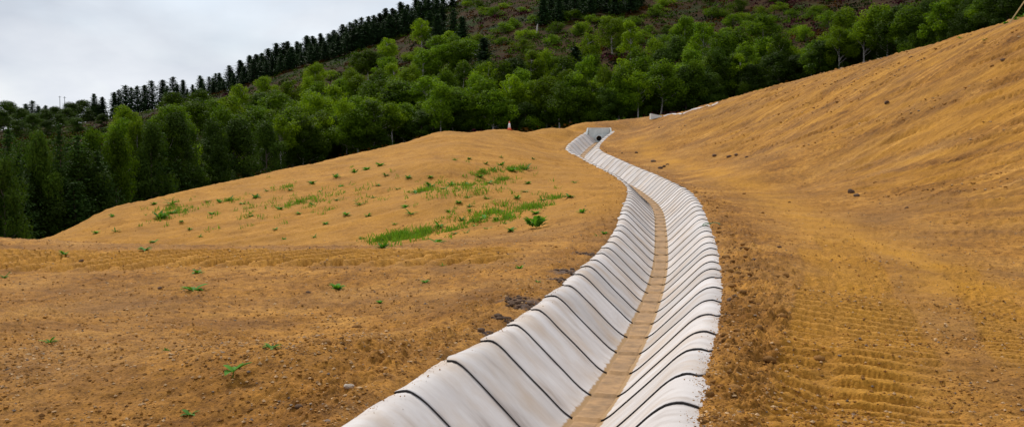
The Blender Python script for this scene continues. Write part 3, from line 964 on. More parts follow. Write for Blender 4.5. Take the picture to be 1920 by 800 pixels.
# ------------------------------------------------------------------ far utility poles
for px, top_y, lab in ((112, 180, "left one of two thin poles rising above the distant ridge"), (121, 181, "right one of two thin poles rising above the distant ridge")):
    d = 420.0
    q = pix(px, top_y, d)
    g0 = float(hill(np.array([q[0]]), np.array([q[1]]))[0]) - 0.3
    e_ = empty("utility_pole", (q[0], q[1], g0)); tag(e_, lab, "utility pole", "poles on the distant ridge")
    hgt = q[2] - g0
    v, f = tube_arrays([(0, 0, 0), (0, 0, hgt * 0.5), (0, 0, hgt)], [0.16, 0.14, 0.11], 8)
    mesh("pole", v, f, [M_STEEL], e_)
    bm = bmesh.new(); bmesh.ops.create_cube(bm, size=1.0)
    for vv in bm.verts: vv.co = (vv.co.x * 1.3, vv.co.y * 0.12, vv.co.z * 0.14 + hgt - 0.5)
    bm_obj("crossarm", bm, M_STEEL, e_)


# ------------------------------------------------------------------ trees
def leaf_quads(C, Nrm, size, g, asp=0.6):
    """diamond leaves at centres C with normals Nrm"""
    n = len(C)
    r = g.normal(size=(n, 3))
    a = np.cross(Nrm, r); a /= np.linalg.norm(a, axis=1)[:, None] + 1e-9
    b2 = np.cross(Nrm, a); b2 /= np.linalg.norm(b2, axis=1)[:, None] + 1e-9
    s = size[:, None]
    v = np.stack([C - a * s * 0.5, C - b2 * s * asp * 0.5 + Nrm * s * 0.08, C + a * s * 0.5, C + b2 * s * asp * 0.5 + Nrm * s * 0.08], 1).reshape(-1, 3)
    return v, np.arange(4 * n).reshape(n, 4)


def broadleaf(seed, H=8.0, R=2.3, base=0.30, clumps=44, per=130, leaf=(0.17, 0.32), top=0.5):
    g = np.random.default_rng(seed)
    cs = []
    for k in range(clumps):
        z = g.uniform(0, 1) ** 0.85
        env = (math.sin(math.pi * min(1, 0.12 + 0.88 * z) ** 0.8)) ** 0.55 if z < 1 else 0.2
        env = max(env, 0.25)
        a = g.uniform(0, 2 * math.pi); r = R * env * math.sqrt(g.uniform(0.05, 1.0)) * (1.0 if z < 0.55 else 1.0 - 0.55 * (z - 0.55)) * (1 + 0.18 * math.sin(3 * a + seed))
        cs.append((r * math.cos(a), r * math.sin(a), H * (base + (0.95 - base) * z)))
    cs = np.array(cs)
    lob = g.normal(0, 0.32, (4, 3)) * np.array([1, 1, 0.6]); cs = cs + lob[g.integers(0, 4, clumps)] * (R / 2.3)
    cr = (0.42 + 0.74 * g.uniform(0, 1, clumps) ** 1.3) * (R / 2.3)
    C, Nn, tint = [], [], []
    for k in range(clumps):
        n = int(per * (cr[k] / 0.7) ** 1.8)
        d = g.normal(size=(n, 3)); d /= np.linalg.norm(d, axis=1)[:, None]
        rad = cr[k] * g.uniform(0.1, 1, n)[:, None] ** 0.25 * g.uniform(0.85, 1.12, n)[:, None]
        pos = cs[k] + d * rad * np.array([0.95, 0.95, 1.08])
        C.append(pos)
        nn = d + g.normal(0, 0.45, (n, 3)) + np.array([0, 0, 0.30])
        Nn.append(nn / np.linalg.norm(nn, axis=1)[:, None])
        tint.append(np.clip(g.uniform(0.2, 0.8) + g.normal(0, 0.22, n), 0, 1))
    # loose strays that break the outline
    n = clumps * 22
    k = g.integers(0, clumps, n)
    d = g.normal(size=(n, 3)); d /= np.linalg.norm(d, axis=1)[:, None]
    C.append(cs[k] + d * (cr[k] * g.uniform(1.0, 1.3, n))[:, None]); Nn.append(d); tint.append(g.uniform(0, 1, n))
    C, Nn, tint = np.concatenate(C), np.concatenate(Nn), np.concatenate(tint)
    v, f = leaf_quads(C, Nn, g.uniform(*leaf, len(C)), g)
    crown = (v, f, np.repeat(tint, 4))
    # trunk and limbs
    bend = g.normal(0, 0.12, 2)
    zt = np.linspace(0, 1, 8)
    tp = np.stack([bend[0] * np.sin(zt * 2.6), bend[1] * np.sin(zt * 2.2), zt * H * 0.86 - 0.25], -1)
    parts = [tube_arrays(tp, np.interp(zt, [0, 0.06, 1], [0.16, 0.12, 0.025]), 7)]
    for k in g.permutation(clumps)[:16]:
        z0 = max(H * 0.22, cs[k, 2] - g.uniform(0.7, 1.6)) / (H * 0.86)
        st = np.array([np.interp(z0, zt, tp[:, 0]), np.interp(z0, zt, tp[:, 1]), np.interp(z0, zt, tp[:, 2])])
        mid = (st + cs[k]) / 2 + np.array([0, 0, -0.15])
        parts.append(tube_arrays([st, mid, cs[k]], [0.05, 0.035, 0.012], 5))
    return crown, join_arrays(parts)


def conifer(seed, H=9.0, R=1.5, levels=24, arms=8, per=11, droop=0.25, base=0.06, leaf=(0.30, 0.5), narrow=1.0):
    g = np.random.default_rng(seed)
    C, Nn, tint, sz = [], [], [], []
    parts = []
    zt = np.linspace(0, 1, 8); lean = g.normal(0, 0.06, 2)
    tp = np.stack([lean[0] * zt, lean[1] * zt, zt * H * 0.985 - 0.25], -1)
    parts.append(tube_arrays(tp, np.interp(zt, [0, 1], [0.16, 0.015]), 6))
    for l in range(levels):
        z = base + (1 - base) * (l / levels) ** 0.95
        rr = R * (1 - z) ** (0.82 * narrow) * g.uniform(0.55, 1.18) + 0.08
        for a_ in range(arms):
            a = 2 * math.pi * (a_ + g.uniform(-0.35, 0.35)) / arms + l * 0.9
            ln = rr * g.uniform(0.42, 1.28)
            u = np.linspace(0.12, 1, per) + g.normal(0, 0.03, per)
            x = np.cos(a) * ln * u; y = np.sin(a) * ln * u
            zz = z * H - droop * ln * u ** 1.3 + 0.12 * ln * u ** 3 + g.normal(0, 0.05, per)
            pos = np.stack([x, y, zz], -1) + g.normal(0, 0.07, (per, 3)) * (0.5 + u[:, None])
            C.append(pos)
            nn = np.stack([np.cos(a) * 0.3 + g.normal(0, .5, per), np.sin(a) * 0.3 + g.normal(0, .5, per), np.full(per, 0.9)], -1)
            Nn.append(nn / np.linalg.norm(nn, axis=1)[:, None])
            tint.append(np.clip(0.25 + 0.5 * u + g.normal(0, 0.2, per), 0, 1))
            sz.append(g.uniform(*leaf, per) * (0.55 + 0.45 * (1 - z)))
    # leader
    n = 26
    C.append(np.stack([g.normal(0, .05, n), g.normal(0, .05, n), H * g.uniform(0.93, 1.0, n)], -1))
    q = g.normal(size=(n, 3)); q[:, 2] *= 0.3; Nn.append(q / np.linalg.norm(q, axis=1)[:, None]); tint.append(g.uniform(0, 1, n)); sz.append(np.full(n, 0.18))
    C, Nn, tint, sz = map(np.concatenate, (C, Nn, tint, sz))
    v, f = leaf_quads(C, Nn, sz, g, 0.55)
    return (v, f, np.repeat(tint, 4)), join_arrays(parts)


VAR = {}


def add_var(kind, gen, leafm, barkm):
    (v, f, t), (tv, tf) = gen
    cm = mesh("crown", v, f, [leafm], smooth=False, col=np.repeat(t[:, None], 3, 1), link=False)
    tm = mesh("trunk", tv, tf, [barkm], link=False)
    ext = np.percentile(np.hypot(v[:, 0], v[:, 1]), 96)
    VAR.setdefault(kind, []).append((cm, tm, v[:, 2].max(), ext))


for q in range(5):
    add_var('broad', broadleaf(100 + q, 8, (2.3, 1.8, 2.6, 2.1, 2.4)[q], (0.22, 0.28, 0.18, 0.2, 0.26)[q], (44, 40, 52, 40, 46)[q]), M_BROAD, M_BIRCHB)
for q in range(4):
    add_var('bright', broadleaf(120 + q, 8, (2.2, 1.7, 2.5, 1.9)[q], (0.24, 0.3, 0.2, 0.26)[q], (42, 38, 48, 40)[q]), M_BROAD2, M_BIRCHB)
for q in range(3):
    add_var('dark', broadleaf(140 + q, 8, 2.4, 0.10, 50), M_DARKL, M_BARK)
for q in range(2):
    add_var('birch', broadleaf(160 + q, 8, 1.9, 0.42, 32), M_BROAD2, M_BIRCHB)
for q in range(4):
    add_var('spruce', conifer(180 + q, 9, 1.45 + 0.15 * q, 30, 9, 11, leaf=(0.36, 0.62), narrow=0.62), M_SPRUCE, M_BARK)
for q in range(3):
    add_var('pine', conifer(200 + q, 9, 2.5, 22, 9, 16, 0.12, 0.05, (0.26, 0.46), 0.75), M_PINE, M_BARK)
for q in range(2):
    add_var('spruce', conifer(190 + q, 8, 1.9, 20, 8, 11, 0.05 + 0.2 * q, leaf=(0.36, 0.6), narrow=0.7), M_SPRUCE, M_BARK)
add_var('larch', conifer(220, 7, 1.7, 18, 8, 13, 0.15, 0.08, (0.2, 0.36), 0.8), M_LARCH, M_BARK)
for q in range(3):
    add_var('bush', broadleaf(240 + q, 2.6, 1.7, 0.02, 26, 130, (0.13, 0.24)), M_BROAD, M_BARK)
for q in range(2):
    add_var('brightbush', broadleaf(250 + q, 2.4, 1.8, 0.02, 26, 130, (0.13, 0.24)), M_BROAD2, M_BARK)

SILX = np.array([q[0] for q in SIL], float); SILD = np.array([q[2] for q in SIL], float)
SILY = np.array([q[1] for q in SIL], float)
TREES = []      # (px, top_y, width_px, kind, height, d or None)


def T(kind, h, *rows):
    for r in rows:
        TREES.append((r[0], r[1], r[2], kind, h, r[3] if len(r) > 3 else None))


# conifers on the skyline
ridge = lambda px: float(np.interp(px, HW_PX, HK_D)) - 6
SKY = [(176, 175, 13), (192, 181, 18), (214, 172, 16), (223, 168, 16), (235, 159, 20), (246, 163, 18), (257, 160, 16), (271, 159, 20), (284, 150, 18),
       (305, 149, 24), (324, 143, 20), (343, 149, 24), (361, 158, 20), (375, 141, 15), (392, 143, 20), (404, 137, 16), (411, 136, 15), (430, 122, 24), (450, 112, 18),
       (468, 103, 20), (480, 101, 18), (491, 99, 20), (503, 90, 22), (518, 80, 24), (532, 79, 20), (539, 77, 20), (557, 77, 24), (575, 66, 18),
       (586, 67, 20), (601, 62, 24), (616, 62, 22), (626, 56, 18), (642, 45, 22), (656, 41, 24), (667, 36, 22), (678, 32, 20), (691, 30, 22), (701, 28, 18),
       (712, 24, 20), (723, 15, 20), (736, 15, 22), (751, 3, 22), (764, 8, 20), (780, -6, 24), (795, -12, 24), (812, -14, 26), (830, -20, 26), (848, -24, 26)]
for px, ty, w in SKY:
    TREES.append((px, ty, w * (1.6 + (px * 11 % 8) * 0.12), 'spruce', 9, ridge(px)))
for px, ty, w in SKY[12:46]:     # a rank behind that closes the gaps
    TREES.append((px + 4 + px % 5, ty + 3 + (px * 5 % 8), w * 1.9, 'spruce', 8, ridge(px) + 8))
for px, ty, w in SKY[9:46]:      # a second rank, a little lower and nearer
    TREES.append((px + 8, ty + 8 + (px * 7 % 13), w * 2.3, 'spruce', 8, ridge(px) - 14))
T('dark', 10, (15, 187, 62, 398), (155, 185, 56, 385), (105, 198, 40, 390), (-30, 186, 60, 400), (186, 192, 34, 378), (135, 190, 40, 380), (85, 202, 46, 370), (40, 200, 50, 372), (125, 200, 46, 365), (5, 205, 60, 340), (60, 210, 60, 330), (110, 212, 60, 335), (165, 205, 50, 340), (30, 222, 60, 300), (90, 224, 60, 290), (145, 218, 56, 300), (190, 212, 50, 310), (230, 205, 44, 300))
T('spruce', 10, (60, 188, 36, 392), (85, 197, 30, 385), (48, 194, 34, 380), (72, 198, 34, 375))
# dark spruce clump at the top of the hill
T('spruce', 11, *[(1018 + 15 * q, -8 - 2.2 * q + (q * 37 % 11), 46, 226 + (q * 5 % 9)) for q in range(13)])
T('spruce', 11, *[(1026 + 16 * q, -26 - 2 * q + (q * 29 % 9), 46, 238) for q in range(11)])
T('spruce', 8, (867, 30, 40), (830, 10, 40), (805, 20, 40), (850, 15, 40), (907, 70, 44), (1079, 86, 46), (820, 26, 38))
# broadleaf trees of the wood, back to front
T('bright', 7.5, (495, 141, 62), (453, 157, 50), (550, 150, 54), (431, 178, 54), (590, 115, 40), (581, 142, 34), (600, 171, 78), (791, 34, 52),
  (841, 56, 46), (725, 70, 48), (660, 124, 54), (740, 116, 52), (770, 118, 54), (668, 137, 66), (631, 158, 46), (582, 167, 70), (650, 180, 54), (917, 116, 54),
  (954, 138, 52), (1026, 138, 58), (1004, 150, 54), (998, 91, 44), (1020, 88, 44), (1149, 28, 76), (1104, 60, 48), (1182, 38, 54), (1110, 150, 54), (1137, 117, 46), (1164, 108, 50),
  (1332, 100, 52), (1585, 10, 58), (1622, 37, 76), (1575, 48, 50), (1648, 4, 66), (232, 195, 54), (254, 217, 44), (1230, 66, 44), (1390, 97, 54))
T('broad', 7.5, (170, 232, 40), (520, 168, 80), (378, 165, 46), (325, 172, 40), (369, 182, 72), (325, 193, 62), (475, 198, 80), (603, 206, 62), (822, 64, 50), (691, 90, 54), (671, 96, 36),
  (796, 90, 54), (822, 82, 50), (852, 75, 46), (710, 128, 46), (598, 150, 50), (725, 139, 92), (688, 150, 64), (748, 143, 74), (800, 139, 64), (834, 124, 40), (852, 161, 64), (822, 170, 50),
  (598, 206, 62), (631, 210, 50), (672, 195, 64), (892, 131, 46), (914, 144, 62), (857, 160, 62), (1060, 100, 54), (1101, 103, 46), (1101, 153, 54), (880, 69, 54), (851, 62, 44), (826, 150, 50), (923, 166, 56),
  (1104, 99, 42), (1194, 84, 46), (1161, 138, 56), (1203, 105, 64), (1239, 108, 66), (1272, 120, 56), (1302, 129, 56), (1302, 108, 40), (1368, 105, 50), (1341, 60, 40), (1365, 57, 56), (1317, 39, 44), (1284, 27, 40), (1296, 84, 48),
  (1430, 24, 56), (1385, 50, 62), (1510, 100, 48), (1460, 60, 40), (304, 199, 62), (217, 228, 54), (268, 250, 54), (1023, 175, 72), (566, 215, 60),
  (945, 110, 50), (975, 125, 50), (1050, 150, 56), (1075, 130, 54), (720, 105, 44), (870, 110, 44), (640, 145, 44), (415, 195, 60), (550, 190, 60), (700, 185, 66), (760, 190, 66), (810, 200, 60), (880, 190, 60), (940, 190, 60), (1070, 180, 60))
T('dark', 7.5, (397, 212, 56), (322, 202, 64), (350, 215, 60), (440, 215, 64), (500, 222, 60), (550, 230, 60), (590, 235, 56), (640, 235, 56), (700, 225, 60), (745, 215, 60), (790, 205, 60), (960, 103, 60), (1272, 63, 54), (1540, 72, 62), (1560, 95, 54), (1490, 100, 50),
  (1140, 160, 54), (1180, 150, 60), (1215, 135, 60), (1255, 140, 60), (1290, 145, 56), (1330, 130, 56), (1360, 128, 56), (1405, 118, 50), (1590, 75, 54), (1660, 40, 60), (1690, 5, 66), (1720, 25, 60), (1745, -6, 60), (1800, 0, 64), (1830, -12, 64), (1860, -22, 64), (1890, -30, 66), (1930, -40, 70), (1775, 30, 54), (1820, 20, 54),
  (860, 200, 60), (905, 195, 56), (985, 190, 56), (1055, 185, 56), (1095, 190, 52), (1230, 160, 54), (1310, 160, 50), (1240, 85, 48), (1340, 85, 48), (1450, 95, 46))
T('birch', 8.5, (525, 214, 56, 104), (566, 208, 62, 107), (606, 206, 60, 109), (735, 190, 56, 111), (660, 200, 58, 110), (1472, 70, 58, 117), (1620, 36, 74, 110), (1648, 10, 64, 108), (1197, 130, 50, 114))
T('pine', 9, (14, 237, 70, 70), (47, 252, 66, 60), (145, 250, 66), (87, 266, 70), (127, 264, 60), (33, 286, 66), (0, 280, 70), (181, 280, 66), (145, 271, 80), (261, 262, 78), (232, 279, 60), (60, 300, 76), (110, 310, 80), (170, 325, 70), (140, 338, 84), (20, 335, 80), (90, 360, 76), (40, 370, 80), (-20, 350, 80),
  (300, 245, 70), (345, 250, 70), (375, 262, 62), (285, 280, 66), (240, 300, 62), (410, 255, 60), (200, 262, 60), (75, 235, 60), (110, 228, 60), (280, 222, 60), (195, 300, 60), (-40, 300, 80), (-60, 250, 80))
T('pine', 3.2, (428, 277, 50, 96))
T('larch', 5, (203, 306, 44, 78))
T('bush', 2.6, (839, 215, 50), (876, 229, 50), (691, 232, 50), (1335, 13, 50), (945, 40, 60), (36, 385, 60), (90, 405, 60), (120, 410, 50), (60, 418, 60), (10, 400, 60), (1400, 150, 40), (1440, 140, 40), (1525, 118, 44), (1560, 112, 44),
  (1120, 205, 50), (1160, 200, 50), (1210, 195, 50), (1260, 185, 50), (1320, 175, 44), (960, 222, 50), (1000, 215, 50), (1070, 215, 50), (1715, 62, 44), (1770, 50, 44), (1660, 82, 40), (1840, 30, 44), (1600, 100, 40))
T('brightbush', 2.4, (1026, 206, 80), (1500, 90, 40), (1555, 60, 44), (900, 60, 50), (985, 52, 44), (1300, 50, 44), (1370, 75, 44), (810, 110, 40), (770, 95, 40), (700, 112, 36), (620, 130, 36))

UPX = [200, 300, 400, 500, 580, 640, 700, 760, 800, 860, 920, 980, 1040, 1090, 1190, 1230, 1300, 1370, 1430, 1500, 1540, 1580, 1650, 1750, 1930]
UPY = [215, 182, 172, 150, 145, 130, 100, 80, 66, 80, 105, 98, 98, 66, 66, 80, 66, 60, 46, 100, 84, 34, 4, -14, -40]
gf = np.random.default_rng(31)
for q in range(75):
    px = 215 + (1900 - 215) * (q + gf.uniform(0, 1)) / 75
    yu, yl = float(np.interp(px, UPX, UPY)) + 8, float(np.interp(px, SILX, SILY)) - 62
    TREES.append((px, yu + max(yl - yu, 0) * gf.uniform(0, 1), gf.uniform(46, 64), ['broad', 'bright', 'broad', 'dark'][q % 4], gf.uniform(5.5, 7.5), None))
for q in range(78):
    px = 850 + 720 * (q + gf.uniform(0, 1)) / 78
    yu = float(np.interp(px, UPX, UPY))
    TREES.append((px, gf.uniform(-25, max(yu, 10)), gf.uniform(26, 52), ['bush', 'bush', 'brightbush', 'bush'][q % 4], gf.uniform(1.6, 3.0), None))
for q in range(40):      # the wood goes on beyond the left and right picture edges
    if q < 28: TREES.append((-30 - 22 * q, 240 + (q * 53 % 140), 84, ('dark', 'broad', 'pine')[q % 3], 9 if q % 2 else 8, None))
    else: TREES.append((1950 + 30 * (q - 28), -60 - 9 * (q - 28), 70, ('dark', 'broad')[q % 2], 8, None))
for q, t_ in enumerate(TREES):
    if t_[3] == 'pine' and t_[4] == 9 and q % 5 in (0, 2):
        TREES[q] = t_[:3] + ('dark',) + t_[4:]
PLACED = []
for px, ty, wpx_, kind, h, dfix in TREES:
    dmin = float(np.interp(px, HW_PX, HW_D)) + (px * 13 % 7) - 1
    if dfix is None:
        ds = np.linspace(dmin, 420, 600)
        p_ = pix(px, ty, ds)
        gap = hill(p_[:, 0], p_[:, 1]) + h - p_[:, 2]
        k = np.where(gap > 0)[0]
        d = float(ds[k[0]]) if len(k) else 300.0
    else:
        d = max(dfix, dmin)
    q = pix(px, ty, d)
    g0 = float(hill(np.array([q[0]]), np.array([q[1]]))[0])
    hh = max(q[2] - g0, 1.6)
    PLACED.append([px, ty, kind, d, q[0], q[1], g0, hh, wpx_ / FPX * d * (1.36 if kind in ('broad', 'dark') else 1.2)])

NTH = ["first", "second", "third", "fourth", "fifth", "sixth", "seventh", "eighth", "ninth", "tenth", "eleventh", "twelfth", "thirteenth", "fourteenth",
       "fifteenth", "sixteenth", "seventeenth", "eighteenth", "nineteenth", "twentieth"]
NTH += [t_ + "-" + u_ for t_ in ("twenty", "thirty", "forty") for u_ in NTH[:9]]
LOOK = {'broad': "mid-green broadleaf", 'bright': "yellow-green birch", 'dark': "dark green broadleaf", 'birch': "pale trunked birch",
        'spruce': "near-black spruce", 'pine': "dark feathery pine", 'larch': "red-brown larch", 'bush': "low green bush", 'brightbush': "bright green bush"}


def zone(px, ty, kind, d):
    if kind == 'spruce' and px < 870 and d > 190:
        return "on the left skyline" if px < 440 else ("along the upper skyline" if d > np.interp(px, HW_PX, HK_D) - 10 else "just below the upper skyline")
    if kind == 'spruce' and px > 1000:
        return "in the dark clump at top"
    if px < -20: col = "beyond the left picture edge"
    elif px > 1940: col = "beyond the right picture edge"
    elif px < 200: col = "at far left"
    elif px < 420: col = "left of the edge birches"
    elif px < 640: col = "around the edge birches"
    elif px < 830: col = "left of the cone"
    elif px < 1060: col = "above the cone"
    elif px < 1190: col = "above the headwall"
    elif px < 1420: col = "above the white block"
    elif px < 1660: col = "behind the right bank"
    else: col = "behind the top right bank"
    row = "in the front row" if d < np.interp(px, HW_PX, HW_D) + 12 else ("amid the wood" if d < np.interp(px, HW_PX, HW_D) + 60 else "high up")
    return row + " " + col


zn = {}
for i, P_ in enumerate(PLACED):
    zn.setdefault((P_[2], zone(P_[0], P_[1], P_[2], P_[3])), []).append(i)
LAB = {}
for (kind, z_), ids in zn.items():
    ids.sort(key=lambda i: PLACED[i][0])
    for n_, i in enumerate(ids):
        if len(ids) == 1: LAB[i] = f"{LOOK[kind]} {z_}"
        elif n_ < len(NTH): LAB[i] = f"{LOOK[kind]} {z_}, {NTH[n_]} from left"
        else: LAB[i] = f"{LOOK[kind]} {z_}, {NTH[len(ids) - 1 - n_]} from right"
CATN = {'bush': 'bush', 'brightbush': 'bush'}
NAME = {'broad': 'broadleaf_tree', 'bright': 'birch_tree', 'dark': 'broadleaf_tree', 'birch': 'birch_tree', 'spruce': 'spruce_tree', 'pine': 'pine_tree', 'larch': 'larch_tree', 'bush': 'bush', 'brightbush': 'bush'}
for i, (px, ty, kind, d, x, y, g0, hh, w) in enumerate(PLACED):
    var = VAR[kind][(i * 7 + int(px)) % len(VAR[kind])]
    sz = hh / var[2]
    sx = w * 0.5 / var[3]
    sx = min(max(sx, sz * 0.55), sz * 1.9)
    if kind == 'birch' or kind == 'bright': sx = min(sx, sz * 1.35)
    e_ = empty(NAME[kind], (x, y, g0), (px * 1.7 + ty) % 6.28, (sx, sx, sz))
    tag(e_, LAB[i], CATN.get(kind, 'tree'), "bushes on the hillside" if kind in CATN else "trees of the hillside wood")
    inst("crown", var[0], e_); inst("trunk", var[1], e_)

# a pale dead trunk on the heather
q = pix(1006, 63, 140); g0 = float(hill(np.array([q[0]]), np.array([q[1]]))[0])
for d in np.linspace(120, 290, 400):
    q = pix(1006, 63, d); g0 = float(hill(np.array([q[0]]), np.array([q[1]]))[0])
    if g0 > q[2]: break
v, f = tube_arrays([(0, 0, -0.3), (0.1, 0, 0.7), (0.15, 0, 1.5), (0.28, 0, 2.1)], [0.22, 0.19, 0.17, 0.08], 8)
st = mesh("dead_trunk", v, f, [M_BIRCHB]); st.location = (q[0], q[1], g0)
tag(st, "pale broken dead trunk standing on the purple heather below the spruces", "tree stump")

# heather, bracken and scrub tufts on the open hillside
g = np.random.default_rng(55)
n = 14000
tx_ = g.uniform(-0.55, 0.60, n); td = g.uniform(105, 330, n)
X, Y = tx_ * td, td
Z = hill(X, Y)
nz1 = fbm(X * 0.03, Y * 0.03, 3, 111); nz2 = fbm(X * 0.07, Y * 0.07, 3, 112)
per = 14
base_c = np.where((nz1 + 0.30 * sstep(30, 60, X) - 0.22)[:, None] > 0.12, np.array([[0.066, 0.013, 0.020]]), np.where(nz1[:, None] < -0.08, np.array([[0.036, 0.066, 0.001]]), np.array([[0.078, 0.031, 0.002]])))
base_c = np.where((nz2[:, None] > 0.16), np.array([[0.062, 0.112, 0.002]]), base_c)
base_c = np.where((nz2[:, None] < -0.28), np.array([[0.014, 0.026, 0.003]]), base_c)
kk = np.repeat(np.arange(n), per)
d3 = g.normal(size=(n * per, 3)); d3 /= np.linalg.norm(d3, axis=1)[:, None]; d3[:, 2] = np.abs(d3[:, 2])
rad = np.repeat(g.uniform(0.5, 1.5, n), per)[:, None]
C = np.stack([X, Y, Z - 0.1], -1)[kk] + d3 * rad * np.array([1, 1, 0.7])
nn = d3 + g.normal(0, .5, d3.shape); nn /= np.linalg.norm(nn, axis=1)[:, None]
v, f = leaf_quads(C, nn, g.uniform(0.28, 0.62, len(C)), g, 0.7)
cc = np.repeat(base_c[kk] * g.uniform(0.45, 1.15, (len(kk), 1)), 4, 0)
ms, N, L, b = new_mat("heather_tufts")
at = N.new("ShaderNodeAttribute"); at.attribute_name = "tint"; L.new(at.outputs['Color'], b.inputs['Base Color']); b.inputs['Roughness'].default_value = 0.9; b.inputs['Specular IOR Level'].default_value = 0.05
so = mesh("heather_scrub", v, f, [ms], smooth=False, col=cc)
tag(so, "purple heather and bracken scrub covering the open hillside", "scrub", kind="stuff")


# ------------------------------------------------------------------ weeds
def leaf_shape(ln, wd, curl, rise, seg=5):
    """one broad leaf along +x, 2*seg quads, with a fold and a curl"""
    u = np.linspace(0, 1, seg + 1)
    w = wd * np.sin(math.pi * np.clip(u * 0.93 + 0.06, 0, 1)) ** 0.8
    x = ln * u * (1 - 0.12 * curl * u); z = rise * ln * u - curl * ln * 0.55 * u ** 2
    l = np.stack([x, w / 2, z + 0.18 * w], -1); m = np.stack([x, 0 * x, z], -1); r = np.stack([x, -w / 2, z + 0.18 * w], -1)
    v = np.concatenate([l, m, r]); n = seg + 1; a = np.arange(seg)
    return v, np.concatenate([np.stack([a, a + n, a + n + 1, a + 1], -1), np.stack([a + n, a + 2 * n, a + 2 * n + 1, a + n + 1], -1)])


def rotz(v, a):
    return np.stack([v[:, 0] * math.cos(a) - v[:, 1] * math.sin(a), v[:, 0] * math.sin(a) + v[:, 1] * math.cos(a), v[:, 2]], -1)


def weed_mesh(seed, n, ln=(0.4, 0.6), wd=0.22, rise=(0.25, 0.9)):
    """rosette about 1 m across (scaled later)"""
    g = np.random.default_rng(seed)
    V_, F_, C_ = [], [], []; o = 0
    for k in range(n):
        r = g.uniform(*rise)
        v, f = leaf_shape(g.uniform(*ln), wd * g.uniform(0.7, 1.3), g.uniform(0.5, 1.1), r, 4)
        v = rotz(v + np.array([0.02, 0, 0.0]), 2 * math.pi * k / n * 1.0 + g.uniform(-0.4, 0.4))
        V_.append(v); F_.append(f + o); o += len(v); C_.append(np.full(len(v), g.uniform(0, 1)))
    return mesh("weed", np.concatenate(V_), np.concatenate(F_), [M_WEED], col=np.repeat(np.concatenate(C_)[:, None], 3, 1), link=False)


WV = [weed_mesh(300, 9), weed_mesh(301, 13, wd=0.16), weed_mesh(302, 18, (0.3, 0.6), 0.20, (0.3, 1.3)), weed_mesh(303, 24, (0.25, 0.55), 0.12, (0.4, 1.6)), weed_mesh(304, 15, (0.3, 0.6), 0.10, (0.3, 1.2))]
FORE = [(362, 545, 46, "flat bright green weed among stones, right of the long tyre-marked band's middle"),
        (632, 542, 32, "small upright green weed in the mid-foreground left of the ditch"),
        (93, 645, 36, "small green weed near the left edge of the foreground soil"),
        (312, 655, 20, "tiny green weed between stones, upper left of the large-leaved seedling"),
        (510, 653, 40, "low spreading weed just upper right of the large-leaved seedling"),
        (355, 776, 34, "dark green weed nearest the camera at the bottom of the picture"),
        (712, 567, 17, "tiny green weed halfway between seedling and ditch edge"),
        (8, 521, 26, "green weed cut by the left picture edge below the tyre marks"),
        (120, 485, 24, "small weed growing in the tyre marks at the far left"),
        (272, 474, 30, "green weed on the brow where the tyre marks begin"),
        (370, 512, 28, "upright weed at the lower rim of the tyre-marked band"),
        (797, 531, 20, "small weed below the bright grass patch, toward the ditch"),
        (830, 498, 14, "tiny weed right below the bright grass patch"),
        (718, 467, 36, "leafy weed at the lower left end of the bright grass patch"),
        (684, 470, 16, "small weed just left of the bright grass patch"),
        (820, 455, 38, "leafy weed at the lower right end of the bright grass patch"),
        (958, 434, 24, "small dark weed beside the largest leafy weed"),
        (937, 397, 28, "dark leafy weed in the middle of the olive grass"),
        (1092, 400, 26, "weed close to the left edge of the ditch, in front of the wheel rut"),
        (1067, 373, 27, "bushy weed beside the wheel rut left of the ditch"),
        (1077, 344, 14, "small weed left of the ditch bend"),
        (1134, 436, 18, "small weed touching the ditch's left edge"),
        (1120, 441, 16, "tiny weed by the uppermost dark soil heap"),
        (975, 504, 24, "grey green weed left of the dark soil heaps"),
        (1009, 525, 13, "blue green seedling just above the largest dark soil heap"),
        (908, 411, 30, "leafy weed left of the olive grass"),
        (1004, 401, 24, "leafy weed at the right end of the olive grass"),
        (1018, 376, 27, "weed at the upper right tip of the olive grass"),
        (925, 320, 20, "round dark weed in the upper strip of grass"),
        (916, 344, 24, "leafy weed below the upper strip of grass"),
        (874, 349, 22, "dark weed left of the upper strip of grass")]
